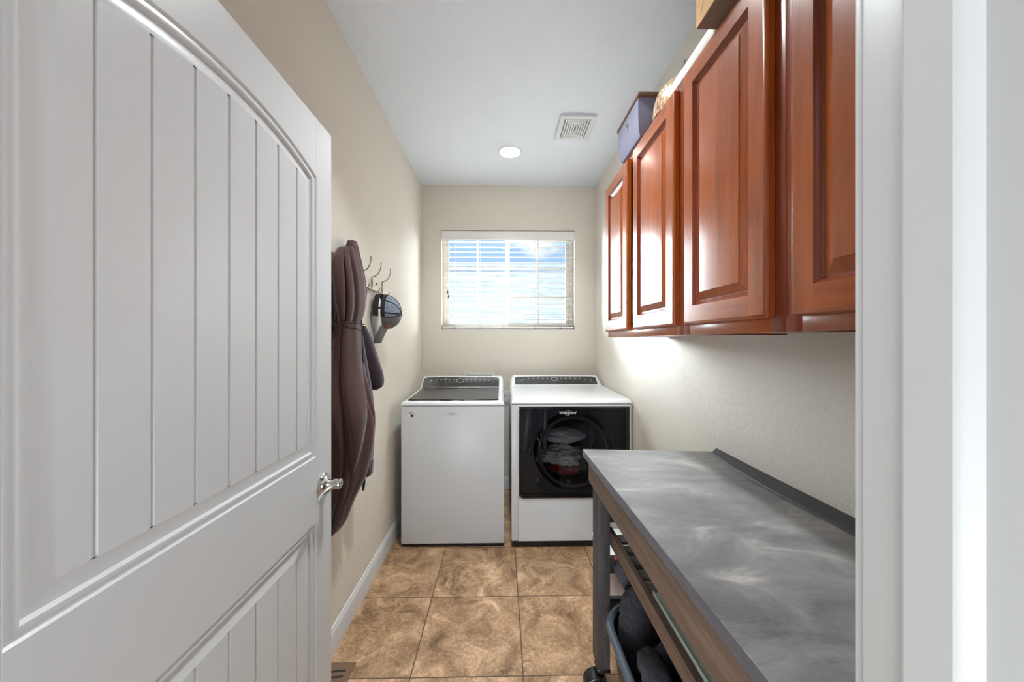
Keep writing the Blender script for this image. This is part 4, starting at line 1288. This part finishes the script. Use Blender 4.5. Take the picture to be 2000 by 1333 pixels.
# ================================================================== JACKET
jk = thing('hooded_jacket', 'long brown-grey hooded jacket hanging from the coat rack behind the door', 'jacket', (XL + 0.06, 1.6, 1.5))
def drape(name, m, rows, seed=0, fold=0.10, nf=5, n=120, sub=12):
    """rows: (z, xmin, xmax, ycentre, ydepth) -> soft folded cloth column"""
    b = MB(); rings = []
    # interpolate rows smoothly
    out = []
    for i in range(len(rows) - 1):
        p0 = rows[max(i - 1, 0)]; p1 = rows[i]; p2 = rows[i + 1]; p3 = rows[min(i + 2, len(rows) - 1)]
        for s_ in range(sub):
            t_ = s_ / sub
            out.append([0.5 * ((2 * b1) + (-a0 + c2) * t_ + (2 * a0 - 5 * b1 + 4 * c2 - d3) * t_ ** 2 + (-a0 + 3 * b1 - 3 * c2 + d3) * t_ ** 3) for a0, b1, c2, d3 in zip(p0, p1, p2, p3)])
    out.append(list(rows[-1]))
    for z, xa, xb, yc, dd in out:
        cx, rx, ry = (xa + xb) / 2, (xb - xa) / 2, dd / 2
        ring = []
        for k in range(n):
            a = 2 * PI * k / n
            sup = 1.0
            nn = noise.noise(Vector((math.cos(a) * nf * 0.22 + seed, math.sin(a) * nf * 0.22, z * 1.0 + seed)))
            n3 = noise.noise(Vector((math.cos(a) * nf * 0.35 + seed, math.sin(a) * nf * 0.35 + 4, z * 2.0)))
            f = 1 - fold * math.exp(-(nn * 9) ** 2) * 1.5 + fold * 0.4 + fold * 0.9 * n3
            ca, sa = math.cos(a), math.sin(a)
            x = cx + rx * f * math.copysign(abs(ca) ** 0.9, ca); y = yc + ry * f * math.copysign(abs(sa) ** 0.9, sa)
            x = max(x, XL + 0.012)
            ring.append((x, y, z + 0.004 * noise.noise(Vector((a * 2, seed, z * 5)))))
        rings.append(ring)
    b.loft(rings)
    return b.build(name, m, jk, smooth=70)
# hood and upper body
drape('hood', 'jacket', [(1.775, -0.690, -0.655, 1.585, 0.03), (1.765, -0.708, -0.645, 1.58, 0.07), (1.735, -0.716, -0.633, 1.575, 0.11), (1.70, -0.722, -0.622, 1.57, 0.14), (1.62, -0.712, -0.604, 1.565, 0.17), (1.52, -0.706, -0.600, 1.56, 0.17), (1.45, -0.700, -0.612, 1.55, 0.14), (1.43, -0.715, -0.625, 1.55, 0.12)], 1.0, 0.16, 5)
drape('hood_lining', 'jacket', [(1.833, -0.712, -0.690, 1.70, 0.03), (1.82, -0.716, -0.676, 1.69, 0.07), (1.74, -0.725, -0.652, 1.68, 0.11), (1.64, -0.73, -0.634, 1.68, 0.12), (1.57, -0.73, -0.632, 1.68, 0.12), (1.45, -0.73, -0.655, 1.66, 0.10), (1.38, -0.725, -0.67, 1.66, 0.08)], 3.0, 0.12, 5)
# long lower panel nearest the camera
drape('coat_body', 'jacket', [(1.445, -0.700, -0.612, 1.55, 0.14), (1.40, -0.704, -0.614, 1.55, 0.15), (1.25, -0.716, -0.600, 1.54, 0.17), (1.12, -0.73, -0.568, 1.53, 0.19), (1.04, -0.73, -0.552, 1.53, 0.20), (0.92, -0.73, -0.556, 1.53, 0.19), (0.80, -0.73, -0.584, 1.53, 0.17), (0.68, -0.728, -0.635, 1.53, 0.15), (0.60, -0.726, -0.664, 1.53, 0.13), (0.565, -0.724, -0.690, 1.53, 0.11)], 2.2, 0.15, 6)
drape('sleeve', 'jacket_dark', [(1.42, -0.725, -0.655, 1.68, 0.09), (1.25, -0.725, -0.628, 1.68, 0.11), (1.10, -0.725, -0.607, 1.69, 0.12), (0.98, -0.725, -0.600, 1.69, 0.12), (0.86, -0.72, -0.600, 1.69, 0.11), (0.80, -0.70, -0.606, 1.69, 0.10)], 4.1, 0.06, 3)
drape('cuff', 'jacket_dark', [(0.802, -0.69, -0.605, 1.69, 0.095), (0.795, -0.688, -0.602, 1.69, 0.10), (0.745, -0.686, -0.606, 1.69, 0.095), (0.738, -0.682, -0.612, 1.69, 0.08)], 0.4, 0.03, 9)
drape('side_sleeve', 'jacket_dark', [(1.44, -0.725, -0.690, 1.83, 0.05), (1.36, -0.728, -0.655, 1.83, 0.09), (1.25, -0.728, -0.618, 1.83, 0.12), (1.19, -0.728, -0.600, 1.83, 0.13), (1.14, -0.725, -0.602, 1.83, 0.12), (1.118, -0.715, -0.63, 1.83, 0.09)], 6.0, 0.06, 3)
b = MB(); 
ringw = [( -0.664 + 0.066 * math.cos(a), 1.55 + 0.088 * math.sin(a), 1.437) for a in [2 * PI * k / 40 for k in range(41)]]
ringw = [(max(p[0], XL + 0.004), p[1], p[2]) for p in ringw]
b.tube(ringw, 0.0018, 8, False); b.build('waist_seam', 'cord_black', jk)
b = MB(); b.tube([(-0.612, 1.575, 1.50), (-0.604, 1.565, 1.42), (-0.600, 1.56, 1.34), (-0.596, 1.56, 1.27)], 0.0022, 8)
b.build('drawstring', 'cord_black', jk)
b = MB(); b.tube([(-0.615, 1.62, 0.76), (-0.612, 1.61, 0.735), (-0.617, 1.61, 0.70)], [0.004, 0.006, 0.005], 8); b.build('zipper_pull', 'cord_black', jk)

drape('inner_lining', 'jacket_dark', [(1.70, -0.734, -0.705, 1.63, 0.05), (1.60, -0.736, -0.69, 1.63, 0.08), (1.40, -0.736, -0.68, 1.63, 0.08), (1.15, -0.736, -0.68, 1.62, 0.08), (0.95, -0.736, -0.69, 1.62, 0.06)], 8.0, 0.1, 3)
b = MB(); b.box(XL + 0.0005, XL + 0.045, 1.49, 1.53, 1.64, 1.735, 0.008)
tag(b.build('hanging_pouch', 'leather', base=(XL, 1.52, 1.64)), 'small brown leather pouch on the wall just beside the door edge', 'pouch')

# normals on the door leaf are double-sided shading safe; finish
